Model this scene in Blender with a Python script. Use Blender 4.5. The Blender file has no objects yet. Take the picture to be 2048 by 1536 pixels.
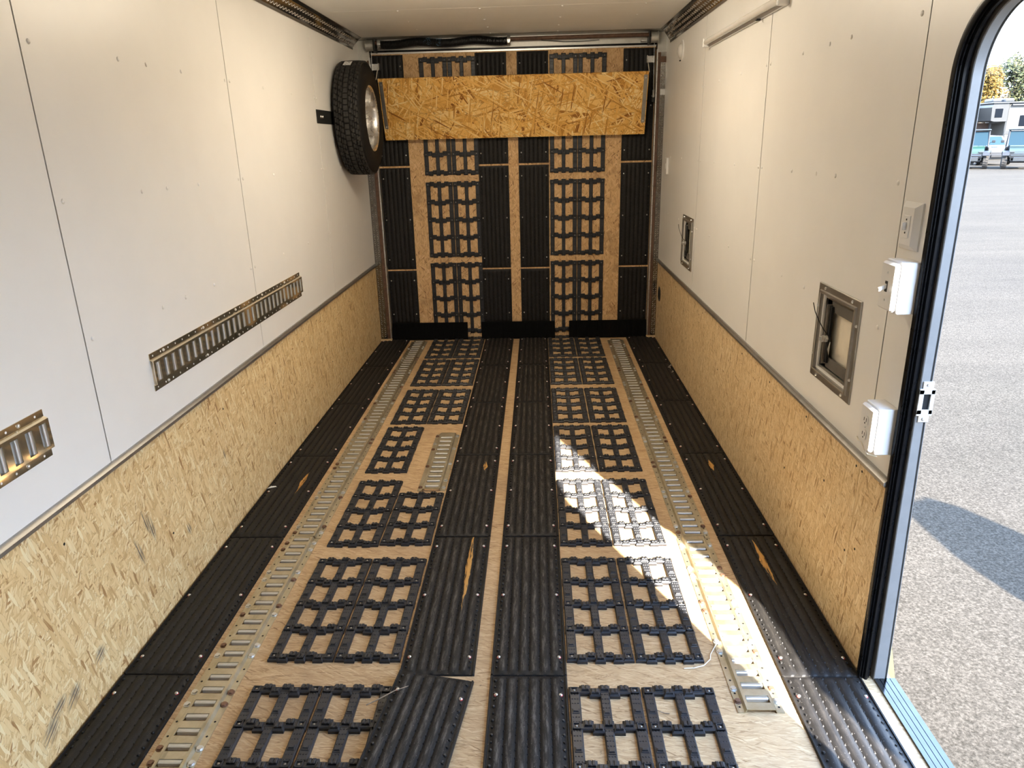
import bpy, math, random
from math import pi, sin, cos, radians
from mathutils import Vector, Matrix

random.seed(7)
SC = bpy.context.scene
COL = SC.collection

# ------------------------------------------------------------------ camera
CAM_H = 1.463
R_ = ((0.9992011, -0.01197529, -0.03812823),
      (0.03231589, -0.31920184, 0.94713561),
      (-0.02351282, -0.94761109, -0.31855984))
camd = bpy.data.cameras.new('camera')
camd.sensor_fit = 'HORIZONTAL'
camd.sensor_width = 36.0
camd.lens = 1436.1246 / 2048 * 36.0
camd.clip_start = 0.02
camd.clip_end = 500
cam = bpy.data.objects.new('camera', camd)
COL.objects.link(cam)
m = Matrix(((R_[0][0], -R_[0][1], -R_[0][2], 0.0),
            (R_[1][0], -R_[1][1], -R_[1][2], 0.0),
            (R_[2][0], -R_[2][1], -R_[2][2], CAM_H),
            (0, 0, 0, 1)))
cam.matrix_world = m
SC.camera = cam

# ------------------------------------------------------------------ sky, sun, exposure
SUN_H = (-0.405, 0.914)          # horizontal direction the light travels
SUN_TAN = 0.785                  # tangent of the sun's elevation
SKY = 16.0
FILL_LAMP = 57.0  # emission of the added fill lamps
world = bpy.data.worlds.new('sky')
SC.world = world
world.use_nodes = True
wn = world.node_tree.nodes
wl = world.node_tree.links
wn.clear()
w_out = wn.new('ShaderNodeOutputWorld')
w_bg = wn.new('ShaderNodeBackground')
w_tc = wn.new('ShaderNodeTexCoord')
w_sep = wn.new('ShaderNodeSeparateXYZ')
w_ramp = wn.new('ShaderNodeValToRGB')
w_ramp.color_ramp.elements[0].position = 0.0
w_ramp.color_ramp.elements[0].color = (0.76, 0.87, 1.0, 1)
w_ramp.color_ramp.elements[1].position = 0.75
w_ramp.color_ramp.elements[1].color = (0.36, 0.58, 1.0, 1)
wl.new(w_tc.outputs['Generated'], w_sep.inputs[0])
wl.new(w_sep.outputs['Z'], w_ramp.inputs[0])
wl.new(w_ramp.outputs[0], w_bg.inputs['Color'])
w_bg.inputs['Strength'].default_value = SKY
wl.new(w_bg.outputs[0], w_out.inputs[0])

sund = bpy.data.lights.new('sun', 'SUN')
sund.energy = 58.0
sund.angle = radians(0.6)
sund.color = (1.0, 0.93, 0.82)
sun = bpy.data.objects.new('sun', sund)
COL.objects.link(sun)
sun.rotation_euler = Vector((SUN_H[0], SUN_H[1], -SUN_TAN)).to_track_quat('-Z', 'Y').to_euler()
sun.location = (6, -10, 12)

SC.view_settings.view_transform = 'Standard'
SC.view_settings.look = 'None'
SC.view_settings.gamma = 1.0
SC.view_settings.use_curve_mapping = False
SC.view_settings.exposure = 0.08
SC.cycles.diffuse_bounces = 5
SC.cycles.glossy_bounces = 3
SC.cycles.max_bounces = 6
SC.cycles.use_adaptive_sampling = True
SC.cycles.adaptive_threshold = 0.04
SC.cycles.use_denoising = True

# ------------------------------------------------------------------ dimensions
XL, XR = -1.241, 0.902           # inner wall faces
Y0, YB = -1.25, 5.50             # front wall, ramp face
ZC = 2.16                        # ceiling
ZO = 0.60                        # top of the board wainscot
GZ = -0.50                       # ground outside
DY0, DY1, DZ, DR = 0.86, 1.70, 1.725, 0.15   # entry doorway and its corner radius

# ------------------------------------------------------------------ helpers
class MB:
    def __init__(s):
        s.v, s.f, s.mi = [], [], []
        s.cur = 0
    def add(s, vs, fs):
        b = len(s.v)
        s.v += [tuple(v) for v in vs]
        for f in fs:
            s.f.append(tuple(b + i for i in f))
            s.mi.append(s.cur)
    def box(s, x0, x1, y0, y1, z0, z1):
        s.add([(x0,y0,z0),(x1,y0,z0),(x1,y1,z0),(x0,y1,z0),(x0,y0,z1),(x1,y0,z1),(x1,y1,z1),(x0,y1,z1)],
              [(3,2,1,0),(4,5,6,7),(0,1,5,4),(1,2,6,5),(2,3,7,6),(3,0,4,7)])
    def cbox(s, x0, x1, y0, y1, z0, z1, c):          # box with chamfered upper edge
        zc = z1 - c
        s.add([(x0,y0,z0),(x1,y0,z0),(x1,y1,z0),(x0,y1,z0),
               (x0,y0,zc),(x1,y0,zc),(x1,y1,zc),(x0,y1,zc),
               (x0+c,y0+c,z1),(x1-c,y0+c,z1),(x1-c,y1-c,z1),(x0+c,y1-c,z1)],
              [(3,2,1,0),(0,1,5,4),(1,2,6,5),(2,3,7,6),(3,0,4,7),
               (4,5,9,8),(5,6,10,9),(6,7,11,10),(7,4,8,11),(8,9,10,11)])
    def bbox(s, x0, x1, y0, y1, z0, z1, c):          # box with all edges chamfered
        c = min(c, (x1-x0)*.49, (y1-y0)*.49, (z1-z0)*.49)
        pts, idx = [], {}
        for ax in range(3):
            for sx in (0,1):
                for sy in (0,1):
                    for sz in (0,1):
                        p = [(x0,x1)[sx], (y0,y1)[sy], (z0,z1)[sz]]
                        sg = [1-2*sx, 1-2*sy, 1-2*sz]
                        for k in range(3):
                            if k != ax: p[k] += sg[k]*c
                        idx[(ax,sx,sy,sz)] = len(pts); pts.append(p)
        F = []
        q = [(0,0),(1,0),(1,1),(0,1)]
        for ax in range(3):
            for sd in (0,1):
                f = []
                for a,b in q:
                    t = [0,0,0]; o = [k for k in range(3) if k != ax]
                    t[ax] = sd; t[o[0]] = a; t[o[1]] = b
                    f.append(idx[(ax,)+tuple(t)])
                flip = (sd == 0) ^ (ax == 1)
                F.append(tuple(reversed(f)) if flip else tuple(f))
        for ax in range(3):                          # edges parallel to ax
            o = [k for k in range(3) if k != ax]
            for a in (0,1):
                for b in (0,1):
                    t0 = [0,0,0]; t1 = [0,0,0]
                    t0[ax] = 0; t1[ax] = 1
                    for t in (t0,t1): t[o[0]] = a; t[o[1]] = b
                    F.append((idx[(o[0],)+tuple(t0)], idx[(o[1],)+tuple(t0)], idx[(o[1],)+tuple(t1)], idx[(o[0],)+tuple(t1)]))
        for sx in (0,1):
            for sy in (0,1):
                for sz in (0,1):
                    F.append((idx[(0,sx,sy,sz)], idx[(1,sx,sy,sz)], idx[(2,sx,sy,sz)]))
        s.add(pts, F)
    def cyl(s, p0, p1, r0, r1=None, n=12, cap=True):
        r1 = r0 if r1 is None else r1
        p0, p1 = Vector(p0), Vector(p1)
        d = (p1-p0).normalized()
        a = d.orthogonal().normalized(); b = d.cross(a)
        vs = []
        for p, r in ((p0,r0),(p1,r1)):
            for i in range(n):
                t = 2*pi*i/n
                vs.append(p + a*(r*cos(t)) + b*(r*sin(t)))
        fs = [(i,(i+1)%n,n+(i+1)%n,n+i) for i in range(n)]
        if cap: fs += [tuple(reversed(range(n))), tuple(range(n,2*n))]
        s.add(vs, fs)
    def tube(s, pts, r, n=8):
        pts = [Vector(p) for p in pts]
        vs, fs = [], []
        a = None
        for i, p in enumerate(pts):
            d = (pts[min(i+1,len(pts)-1)] - pts[max(i-1,0)]).normalized()
            if a is None: a = d.orthogonal().normalized()
            a = (a - d*a.dot(d)).normalized(); b = d.cross(a)
            rr = r[i] if isinstance(r,(list,tuple)) else r
            for k in range(n):
                t = 2*pi*k/n
                vs.append(p + a*(rr*cos(t)) + b*(rr*sin(t)))
        for i in range(len(pts)-1):
            for k in range(n):
                fs.append((i*n+k, i*n+(k+1)%n, (i+1)*n+(k+1)%n, (i+1)*n+k))
        fs += [tuple(reversed(range(n))), tuple(range((len(pts)-1)*n, len(pts)*n))]
        s.add(vs, fs)
    def prism(s, poly, a0, a1, axis):                # poly in the two other axes, extruded along axis
        def P(u, v, a):
            return {'x':(a,u,v), 'y':(u,a,v), 'z':(u,v,a)}[axis]
        n = len(poly)
        vs = [P(u,v,a0) for u,v in poly] + [P(u,v,a1) for u,v in poly]
        fs = [(i,(i+1)%n,n+(i+1)%n,n+i) for i in range(n)]
        fs += [tuple(reversed(range(n))), tuple(range(n,2*n))]
        s.add(vs, fs)
    def lathe(s, prof, n, axis='x', c=(0,0,0), closed=False):     # prof = [(radius, along)]
        vs, fs = [], []
        m = len(prof)
        for i in range(n):
            t = 2*pi*i/n
            for r, h in prof:
                if axis == 'x': p = (h, r*cos(t), r*sin(t))
                elif axis == 'y': p = (r*cos(t), h, r*sin(t))
                else: p = (r*cos(t), r*sin(t), h)
                vs.append((p[0]+c[0], p[1]+c[1], p[2]+c[2]))
        for i in range(n):
            j = (i+1) % n
            for k in range(m if closed else m-1):
                k2 = (k+1) % m
                fs.append((i*m+k, i*m+k2, j*m+k2, j*m+k))
        s.add(vs, fs)
    def mesh(s, name, mats, smooth=None):
        me = bpy.data.meshes.new(name)
        me.from_pydata(s.v, [], s.f)
        mats = mats if isinstance(mats, (list,tuple)) else [mats]
        for mt in mats: me.materials.append(mt)
        if len(mats) > 1: me.polygons.foreach_set('material_index', s.mi)
        import bmesh
        b = bmesh.new(); b.from_mesh(me)
        bmesh.ops.recalc_face_normals(b, faces=b.faces)
        b.to_mesh(me); b.free()
        if smooth is not None:
            me.polygons.foreach_set('use_smooth', [True]*len(me.polygons))
            me.set_sharp_from_angle(angle=radians(smooth))
        me.update()
        return me
    def build(s, name, mats, parent=None, smooth=None, loc=(0,0,0), rot=(0,0,0)):
        return put(name, s.mesh(name, mats, smooth), parent, loc, rot)

def put(name, me, parent=None, loc=(0,0,0), rot=(0,0,0)):
    o = bpy.data.objects.new(name, me)
    COL.objects.link(o)
    o.location = loc; o.rotation_euler = rot
    if parent is not None: o.parent = parent
    return o
def empty(name, loc=(0,0,0), rot=(0,0,0), parent=None):
    o = put(name, None, parent, loc, rot)
    o.empty_display_size = 0.05
    return o
def tag(o, label, cat, group=None):
    o['label'] = label; o['category'] = cat
    if group: o['group'] = group
    return o
def struct(o, label=None):
    o['kind'] = 'structure'
    if label: o['label'] = label
    return o
def stuff(o):
    o['kind'] = 'stuff'; return o

# ------------------------------------------------------------------ material helpers
class NT:
    def __init__(s, name):
        s.m = bpy.data.materials.new(name); s.m.use_nodes = True
        s.t = s.m.node_tree; s.t.nodes.clear()
        s.out = s.t.nodes.new('ShaderNodeOutputMaterial')
        s.b = s.t.nodes.new('ShaderNodeBsdfPrincipled')
        s.t.links.new(s.b.outputs[0], s.out.inputs[0])
    def n(s, typ, **kw):
        nd = s.t.nodes.new(typ)
        for k, v in kw.items(): setattr(nd, k, v)
        return nd
    def l(s, a, b): s.t.links.new(a, b)
    def setin(s, sock, v):
        if hasattr(v, 'links') or isinstance(v, bpy.types.NodeSocket): s.l(v, sock)
        else: sock.default_value = v
    def math(s, op, a, b=0.0, c=None):
        nd = s.n('ShaderNodeMath', operation=op)
        s.setin(nd.inputs[0], a); s.setin(nd.inputs[1], b)
        if c is not None: s.setin(nd.inputs[2], c)
        return nd.outputs[0]
    def mix(s, fac, a, b, mode='MIX'):
        nd = s.n('ShaderNodeMix', data_type='RGBA', blend_type=mode)
        s.setin(nd.inputs['Factor'], fac)
        s.setin(nd.inputs[6], a if not isinstance(a, tuple) else a+(1,) if len(a)==3 else a)
        s.setin(nd.inputs[7], b if not isinstance(b, tuple) else b+(1,) if len(b)==3 else b)
        return nd.outputs[2]
    def obj(s):
        return s.n('ShaderNodeTexCoord').outputs['Object']
    def plane(s, axes):                     # pick two axes of the object coordinates as (u, v, 0)
        sp = s.n('ShaderNodeSeparateXYZ'); s.l(s.obj(), sp.inputs[0])
        cb = s.n('ShaderNodeCombineXYZ')
        s.l(sp.outputs[axes[0]], cb.inputs[0]); s.l(sp.outputs[axes[1]], cb.inputs[1])
        return cb.outputs[0]
    def mapping(s, vec, rotz=0.0, scale=(1,1,1), loc=(0,0,0)):
        mp = s.n('ShaderNodeMapping')
        s.l(vec, mp.inputs[0]); mp.inputs['Location'].default_value = loc
        mp.inputs['Rotation'].default_value = (0,0,rotz); mp.inputs['Scale'].default_value = scale
        return mp.outputs[0]
    def rotscale(s, vec, ang, sx, sy, off=(0,0,0)):      # rotate first, then stretch
        a = s.mapping(vec, rotz=ang, loc=off)
        return s.mapping(a, scale=(sx, sy, 1))
    def noise(s, vec, scale, detail=4, rough=.55, dist=0.0, out='Fac'):
        nd = s.n('ShaderNodeTexNoise')
        s.l(vec, nd.inputs['Vector']); nd.inputs['Scale'].default_value = scale
        nd.inputs['Detail'].default_value = detail; nd.inputs['Roughness'].default_value = rough
        nd.inputs['Distortion'].default_value = dist
        return nd.outputs[out]
    def voro(s, vec, scale=1.0, rnd=1.0):
        nd = s.n('ShaderNodeTexVoronoi', voronoi_dimensions='2D', feature='F1')
        s.l(vec, nd.inputs['Vector']); nd.inputs['Scale'].default_value = scale
        nd.inputs['Randomness'].default_value = rnd
        return nd
    def ramp(s, fac, stops):
        nd = s.n('ShaderNodeValToRGB')
        e = nd.color_ramp.elements
        while len(e) > 1: e.remove(e[-1])
        e[0].position = stops[0][0]; e[0].color = stops[0][1] + (1,)
        for p, c in stops[1:]:
            q = e.new(p); q.color = c + (1,)
        s.setin(nd.inputs[0], fac)
        return nd.outputs[0]
    def band(s, fac, lo, hi):               # smooth 0..1 between lo and hi
        nd = s.n('ShaderNodeMapRange', interpolation_type='SMOOTHSTEP')
        s.setin(nd.inputs['Value'], fac)
        nd.inputs['From Min'].default_value = lo; nd.inputs['From Max'].default_value = hi
        return nd.outputs[0]
    def bump(s, h, strength=.3, dist=.002):
        nd = s.n('ShaderNodeBump'); nd.inputs['Strength'].default_value = strength
        nd.inputs['Distance'].default_value = dist
        s.l(h, nd.inputs['Height']); s.l(nd.outputs[0], s.b.inputs['Normal'])
    def col(s, c): s.setin(s.b.inputs['Base Color'], c if not isinstance(c, tuple) else c+(1,) if len(c)==3 else c)
    def pbr(s, rough=.5, metal=0.0, spec=None):
        s.setin(s.b.inputs['Roughness'], rough); s.setin(s.b.inputs['Metallic'], metal)
        if spec is not None: s.b.inputs['Specular IOR Level'].default_value = spec

def simple(name, c, rough=.5, metal=0.0, var=.06, nscale=30, bump=0.0, spec=None):
    t = NT(name)
    nz = t.noise(t.obj(), nscale, 3)
    lo = tuple(max(0, x*(1-var)) for x in c); hi = tuple(min(1, x*(1+var)) for x in c)
    t.col(t.ramp(nz, [(.3, lo), (.7, hi)]))
    rr = t.math('MULTIPLY_ADD', nz, .2*rough, rough*.9)
    t.pbr(rr, metal, spec)
    if bump: t.bump(t.noise(t.obj(), nscale*4, 4), bump, .001)
    return t.m

def osb(name, axes, size, cols, rim=.3, layers=8, base_dir=None, spread=1.2, stain=None, grain=.35, rough=.6, thr=.62, warp=1.0, fibre=.25, slivers=0, spec=.3):
    """strand board: overlapping long chips laid at many angles. size = (length, width) of a chip in metres"""
    t = NT(name)
    uv = t.plane(axes)
    wn_ = t.noise(uv, .35/size[1]*.25, 2, out='Color')
    wv = t.n('ShaderNodeVectorMath', operation='MULTIPLY_ADD')
    t.l(wn_, wv.inputs[0]); wv.inputs[1].default_value = (size[1]*1.6*warp,)*3; t.l(uv, wv.inputs[2])
    uv2 = wv.outputs[0]
    bd = base_dir if base_dir is not None else .4
    c = t.ramp(t.noise(t.rotscale(uv2, bd, .5/size[0], 1.6/size[1]), 1.0, 5, .7), [(.25, cols[1]), (.5, cols[2]), (.75, cols[3])])
    for i in range(layers + slivers):
        fr = (i*0.618 + .13) % 1
        ang = pi*fr if base_dir is None else base_dir + (fr - .5)*2*spread
        k = (1.0, .72, 1.25)[i % 3]
        sl, sw = size[0]*k, size[1]*(1.0, .6, 1.3)[i % 3]
        th = thr
        if i >= layers: sl, sw, th = size[0]*.9, size[1]*.22, .80
        off = (i*3.71, i*1.93, 0)
        v = t.rotscale(uv2, ang, 1/sl, 1/sw, off=off)
        vo = t.voro(v)
        sp = t.n('ShaderNodeSeparateColor'); t.l(vo.outputs['Color'], sp.inputs[0])
        fib = t.noise(t.rotscale(uv2, ang, .5/sl, 6/sw, off=off), 1.0, 1, .6)
        tone = t.math('ADD', sp.outputs[0], t.math('MULTIPLY', t.math('SUBTRACT', fib, .5), grain))
        cc = t.ramp(tone, [(.0, cols[0]), (.10, cols[1]), (.45, cols[2]), (.78, cols[3]), (1., cols[4])])
        pick = t.math('GREATER_THAN', sp.outputs[1], th)
        body = t.band(vo.outputs['Distance'], .60, .50)
        if rim:                                           # thin dark line along a chip's edge
            rm_ = t.math('MULTIPLY', t.math('MULTIPLY', t.band(vo.outputs['Distance'], .48, .55), t.band(vo.outputs['Distance'], .66, .58)), pick)
            c = t.mix(t.math('MULTIPLY', rm_, rim), c, cols[0])
        c = t.mix(t.math('MULTIPLY', pick, body), c, cc)
    if fibre:
        f1 = t.noise(t.rotscale(uv2, bd, .9/size[0], 9/size[1]), 1.0, 4, .65, .6)
        c = t.mix(fibre, c, t.ramp(f1, [(.3, (.45,.38,.30)), (.55, (1,1,1))]), 'MULTIPLY')
    sl_ = t.noise(t.rotscale(uv2, bd+.5, .6/size[0], 3.0/size[1]), 1.6, 2, .5)   # dark slivers
    c = t.mix(t.math('MULTIPLY', t.band(sl_, .70, .75), .7), c, cols[0])
    c = t.mix(.5, c, t.ramp(t.noise(uv, 3.0, 3), [(.3, (.84,.82,.80)), (.7, (1,1,1))]), 'MULTIPLY')
    if stain: c = stain(t, uv, c)
    t.col(c); t.pbr(rough, 0, spec)
    hb = t.noise(t.rotscale(uv2, bd, 1/size[0], 4/size[1]), 1.0, 4, .6)
    t.bump(hb, .3, .0012)
    return t.m

def blot(t, uv, c, cx, cy, ang, lx, ly, colr, k):     # one scuff mark with a place of its own
    p = t.mapping(t.rotscale(uv, 0, 1, 1, off=(-cx, -cy, 0)), rotz=ang)
    q = t.mapping(p, scale=(1/lx, 1/ly, 1))
    ln = t.n('ShaderNodeVectorMath', operation='LENGTH'); t.l(q, ln.inputs[0])
    streak = t.noise(t.mapping(p, scale=(9, 170, 1)), 1.0, 3, .6)
    f = t.math('MULTIPLY', t.band(ln.outputs['Value'], 1.0, .3), t.band(streak, .40, .56))
    return t.mix(t.math('MULTIPLY', f, k), c, colr)

# ------------------------------------------------------------------ materials
M = {}
M['white'] = simple('white_wall_skin', (.84, .82, .78), .38, 0, .015, 6)
M['ceil'] = simple('white_ceiling_skin', (.90, .885, .85), .42, 0, .015, 6)
def wstain(t, uv, c):
    for a in ((1.985,.33,1.35,.07,.02), (1.90,.29,1.25,.07,.018), (1.96,.36,1.3,.06,.015), (1.63,.128,-.5,.035,.03),
              (1.50,.10,-.6,.05,.03), (1.44,.115,-.4,.05,.025), (1.40,.08,-.6,.05,.035), (2.2,.2,1.2,.03,.02), (2.55,.33,1.3,.03,.012)):
        c = blot(t, uv, c, *a[:3], a[3], a[4], (.13,.105,.085), .9)
    return c
tan = [(.36,.19,.07), (.66,.44,.20), (.80,.58,.29), (.86,.665,.36), (.91,.765,.47)]
M['osb_left'] = osb('pale_strand_board', (1,2), (.042,.0075), tan, .45, 6, base_dir=-1.2, spread=1.15, stain=wstain, thr=.55)
tan2 = [(.32,.18,.075), (.60,.41,.205), (.74,.545,.30), (.80,.615,.36), (.86,.70,.45)]
M['osb_right'] = osb('tan_strand_board', (1,2), (.036,.0062), tan2, .5, 6, base_dir=-1.2, spread=1.1)
def fstain(t, uv, c):
    d = t.noise(uv, 2.3, 4, .6)
    c = t.mix(t.math('MULTIPLY', t.band(d, .5, .72), .4), c, (.30,.20,.12))
    d2 = t.noise(t.mapping(uv, scale=(3, 16, 1)), 3.0, 4, .65, 1.2)
    c = t.mix(t.math('MULTIPLY', t.band(d2, .6, .72), .45), c, (.22,.14,.08))
    d3 = t.noise(uv, 60, 3, .6)
    return t.mix(t.math('MULTIPLY', t.band(d3, .68, .74), .6), c, (.16,.10,.06))
flo = [(.29,.175,.085), (.47,.31,.16), (.56,.385,.212), (.62,.44,.25), (.69,.51,.305)]
M['floor'] = osb('worn_floor_board', (0,1), (.060,.0045), flo, 0, 5, base_dir=0.0, spread=.55, stain=fstain, grain=.5, warp=2.2, fibre=.55)
rmp = [(.27,.145,.06), (.56,.34,.155), (.70,.45,.22), (.77,.52,.27), (.83,.59,.33)]
M['ramp'] = osb('ramp_plywood', (0,2), (.045,.008), rmp, 0, 5, base_dir=1.2, spread=1.2,
                stain=lambda t,uv,c: t.mix(t.math('MULTIPLY', t.band(t.noise(uv,6,4,.65), .5, .7), .5), c, (.22,.12,.05)), grain=.5, fibre=.4)
org = [(.25,.085,.012), (.62,.30,.055), (.85,.48,.12), (.93,.61,.21), (.97,.76,.37)]
M['osb_board'] = osb('orange_strand_board', (0,2), (.165,.038), org, .6, 9, thr=.62, grain=.3, rough=.5, warp=.15, fibre=.2, slivers=5)
M['osb_edge'] = simple('board_edge', (.45,.28,.11), .7, 0, .2, 60)

def rubber(name, base, dust):
    t = NT(name)
    ob = t.obj()
    sp = t.n('ShaderNodeSeparateXYZ'); t.l(ob, sp.inputs[0])
    nz = t.noise(ob, 26, 5, .65)
    c = t.ramp(nz, [(.3, tuple(x*.75 for x in base)), (.7, tuple(x*1.35 for x in base))])
    # grey grit rubbed along the rib crests
    streak = t.noise(t.mapping(ob, scale=(90, 14, 1)), 1.0, 5, .75)
    crest = t.band(sp.outputs[2], .0088, .0110)
    at = t.n('ShaderNodeAttribute', attribute_type='OBJECT', attribute_name='dust')
    amt = t.math('MULTIPLY', t.math('MULTIPLY', crest, t.band(streak, .42, .68)), at.outputs['Fac'])
    c = t.mix(amt, c, (.13,.115,.10))
    speck = t.noise(ob, 260, 2, .5)
    c = t.mix(t.math('MULTIPLY', t.band(speck, .70, .76), .5), c, (.36,.33,.29))
    # orange streak where a runner cut the rubber
    sx = t.n('ShaderNodeAttribute', attribute_type='OBJECT', attribute_name='scuff')
    ss = t.n('ShaderNodeSeparateXYZ'); t.l(sx.outputs['Vector'], ss.inputs[0])
    wob = t.math('MULTIPLY', t.math('SUBTRACT', t.noise(t.mapping(ob, scale=(1,9,1)), 1.0, 3), .5), .022)
    dx = t.math('ABSOLUTE', t.math('ADD', t.math('SUBTRACT', sp.outputs[0], ss.outputs[0]), wob))
    ty = t.math('ABSOLUTE', t.math('DIVIDE', t.math('SUBTRACT', sp.outputs[1], ss.outputs[1]), t.math('MAXIMUM', ss.outputs[2], .0001)))
    wid = t.math('MULTIPLY', t.math('MAXIMUM', t.math('SUBTRACT', 1.0, ty), 0.0), .011)
    f = t.math('MULTIPLY', t.math('LESS_THAN', dx, wid), t.math('LESS_THAN', ty, 1.0))
    f = t.math('MULTIPLY', f, t.band(t.noise(t.mapping(ob, scale=(120,12,1)),1.0,3), .34, .5))
    f = t.math('MULTIPLY', f, t.math('GREATER_THAN', ss.outputs[2], .001))
    c = t.mix(f, c, (.52,.28,.08))
    t.col(c)
    t.pbr(t.math('MULTIPLY_ADD', nz, .2, .44), 0, .22)
    t.bump(t.noise(ob, 320, 3, .6), .25, .0006)
    return t.m
M['rubber'] = rubber('black_ribbed_rubber', (.0125,.0115,.011), .5)
M['plastic'] = simple('black_moulded_plastic', (.020,.021,.025), .42, 0, .25, 60, .15)
M['flap'] = simple('black_flap_rubber', (.004,.004,.004), .8, 0, .2, 60, 0, .08)
M['black'] = simple('black_trim', (.005,.005,.0055), .28, 0, .2, 40, 0, .14)
M['blackmat'] = simple('black_painted_steel', (.018,.019,.018), .45, 0, .25, 40)
def zinc(name, a, b, rough, dirt=.5, rv=.25, metal=.9):
    t = NT(name)
    ob = t.obj()
    n1 = t.noise(ob, 22, 5, .65); n2 = t.noise(t.mapping(ob, scale=(40,6,20)), 1.0, 3)
    c = t.ramp(n1, [(.3, a), (.7, b)])
    c = t.mix(t.math('MULTIPLY', t.band(n2, .55, .75), dirt), c, tuple(x*.45 for x in a))
    t.col(c); t.pbr(t.math('MULTIPLY_ADD', n1, rv, rough), metal)
    return t.m
M['zinc'] = zinc('worn_yellow_zinc', (.46,.41,.29), (.62,.57,.44), .34)
M['zincwall'] = zinc('gold_zinc', (.66,.56,.38), (.70,.60,.42), .03, .0, .06)
M['galv'] = zinc('grey_galvanised', (.62,.63,.62), (.76,.77,.77), .32, .1)
M['steel'] = zinc('bright_steel', (.66,.65,.63), (.80,.79,.77), .22, .1)
M['alu'] = zinc('brushed_aluminium', (.62,.62,.61), (.74,.74,.73), .24, .08)
M['alu_dark'] = zinc('grey_anodised_trim', (.30,.29,.27), (.38,.37,.35), .3, .2)
M['diamond'] = zinc('tread_plate', (.55,.52,.48), (.70,.67,.63), .16, .1)
M['alu_frame'] = zinc('grey_door_jamb', (.165,.163,.158), (.19,.187,.18), .34, .0, .1, 0.0)
M['sill'] = zinc('dark_anodised_sill', (.072,.074,.076), (.084,.086,.088), .10, .0, .1, 1.0)
M['leaf'] = zinc('dark_dull_aluminium', (.13,.118,.10), (.18,.165,.145), .4, .2, .2, .3)
M['alu_hatch'] = zinc('dull_aluminium', (.36,.34,.31), (.44,.42,.39), .22, .15)
M['tread_dark'] = zinc('polished_tread_plate', (.20,.185,.165), (.26,.24,.22), .06, .0, .1)  # plate's dark reflection of ramp and mats is put into its colour
M['header'] = zinc('satin_header', (.55,.54,.50), (.66,.65,.61), .38, .15)
M['rust'] = simple('rusty_brown_steel', (.13,.07,.045), .6, .2, .35, 40)
M['rustbolt'] = simple('rusted_bolt', (.22,.13,.09), .55, .6, .35, 90)
M['red'] = simple('red_washer', (.45,.06,.05), .5)
M['coil'] = simple('black_oiled_spring', (.012,.012,.013), .3, .3, .2, 60)
M['blue'] = simple('blue_paint_mark', (.12,.25,.40), .6)
M['tyre'] = simple('tyre_rubber', (.011,.010,.009), .7, 0, .25, 50, .1, .2)  # carcass darkened, putting the tread groove shade into the colour
M['tread'] = simple('tyre_tread_rubber', (.028,.026,.024), .65, 0, .2, 50, 0, .3)  # lighter than the carcass so the grooves look shaded
M['rim'] = zinc('machined_rim', (.70,.68,.65), (.80,.78,.75), .16, .02)
M['paper'] = simple('white_paper', (.8,.8,.78), .7)
M['ink'] = simple('black_ink', (.03,.03,.03), .6)
M['plate'] = simple('white_switch_plastic', (.80,.79,.77), .3, 0, .02, 10)
M['slot'] = simple('dark_slot', (.03,.03,.03), .6)
M['cream'] = simple('cream_flap_panel', (.78,.70,.56), .5, 0, .04, 30)
M['pvc'] = simple('clear_light_cover', (.72,.70,.66), .25, 0, .03, 20)
M['wood'] = simple('pale_wood', (.55,.40,.22), .7, 0, .2, 40)
M['twig'] = simple('dry_twig', (.30,.24,.18), .8, 0, .3, 80)
M['string'] = simple('pale_string', (.75,.70,.60), .8, 0, .1, 80)
M['dark'] = simple('dark_void', (.006,.006,.006), .9)
M['outer'] = simple('trailer_outer_skin', (.75,.75,.74), .35, .2, .03, 8)

# ================================================================== SETTING
# floor
b = MB(); b.box(XL, .985, Y0, YB, -.05, 0)
floor = struct(b.build('floor', M['floor']), 'worn wooden trailer floor between the rubber mats')
b = MB(); b.box(XL-.05, .95, Y0-.05, YB+.05, -.14, -.055)
struct(b.build('trim_1', M['blackmat']), 'steel frame under the trailer floor')

# left wall: backing, four-foot panels, wainscot board, cap
b = MB(); b.box(XL-.06, XL-.008, Y0-.05, YB+.05, -.14, ZC+.08)
wall_l = struct(b.build('wall_left', M['outer']), 'long white-panelled trailer wall above a strand board base')
SEAM_L = [Y0, -.58, .64, 1.86, 3.085, 4.305, YB]
for a, c in zip(SEAM_L[:-1], SEAM_L[1:]):
    b = MB(); b.bbox(XL-.006, XL, a+.0012, c-.0012, ZO, ZC, .0012)
    b.build('panel', M['white'], wall_l)
    b = MB(); b.box(XL-.006, XL+.0012, c+.0012, c+.013, ZO+.02, 2.085)
    if c < YB-.1: b.build('seam_strip', M['white'], wall_l)
b = MB(); b.box(XL-.006, XL, Y0, YB-.02, 0, ZO)
b.build('base_board', M['osb_left'], wall_l)
def cap_strip(x, sgn, y0, y1, parent):
    b = MB()
    prof = [(0,0), (.013,0), (.016,.004), (.016,.012), (.011,.016), (.008,.021), (0,.021)]
    b.prism([(x+sgn*u, ZO-.006+v) for u, v in prof], y0, y1, 'y')
    return b.build('cap_strip', M['alu_dark'], parent, 35)
cap_strip(XL, 1, Y0, YB-.03, wall_l)

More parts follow.
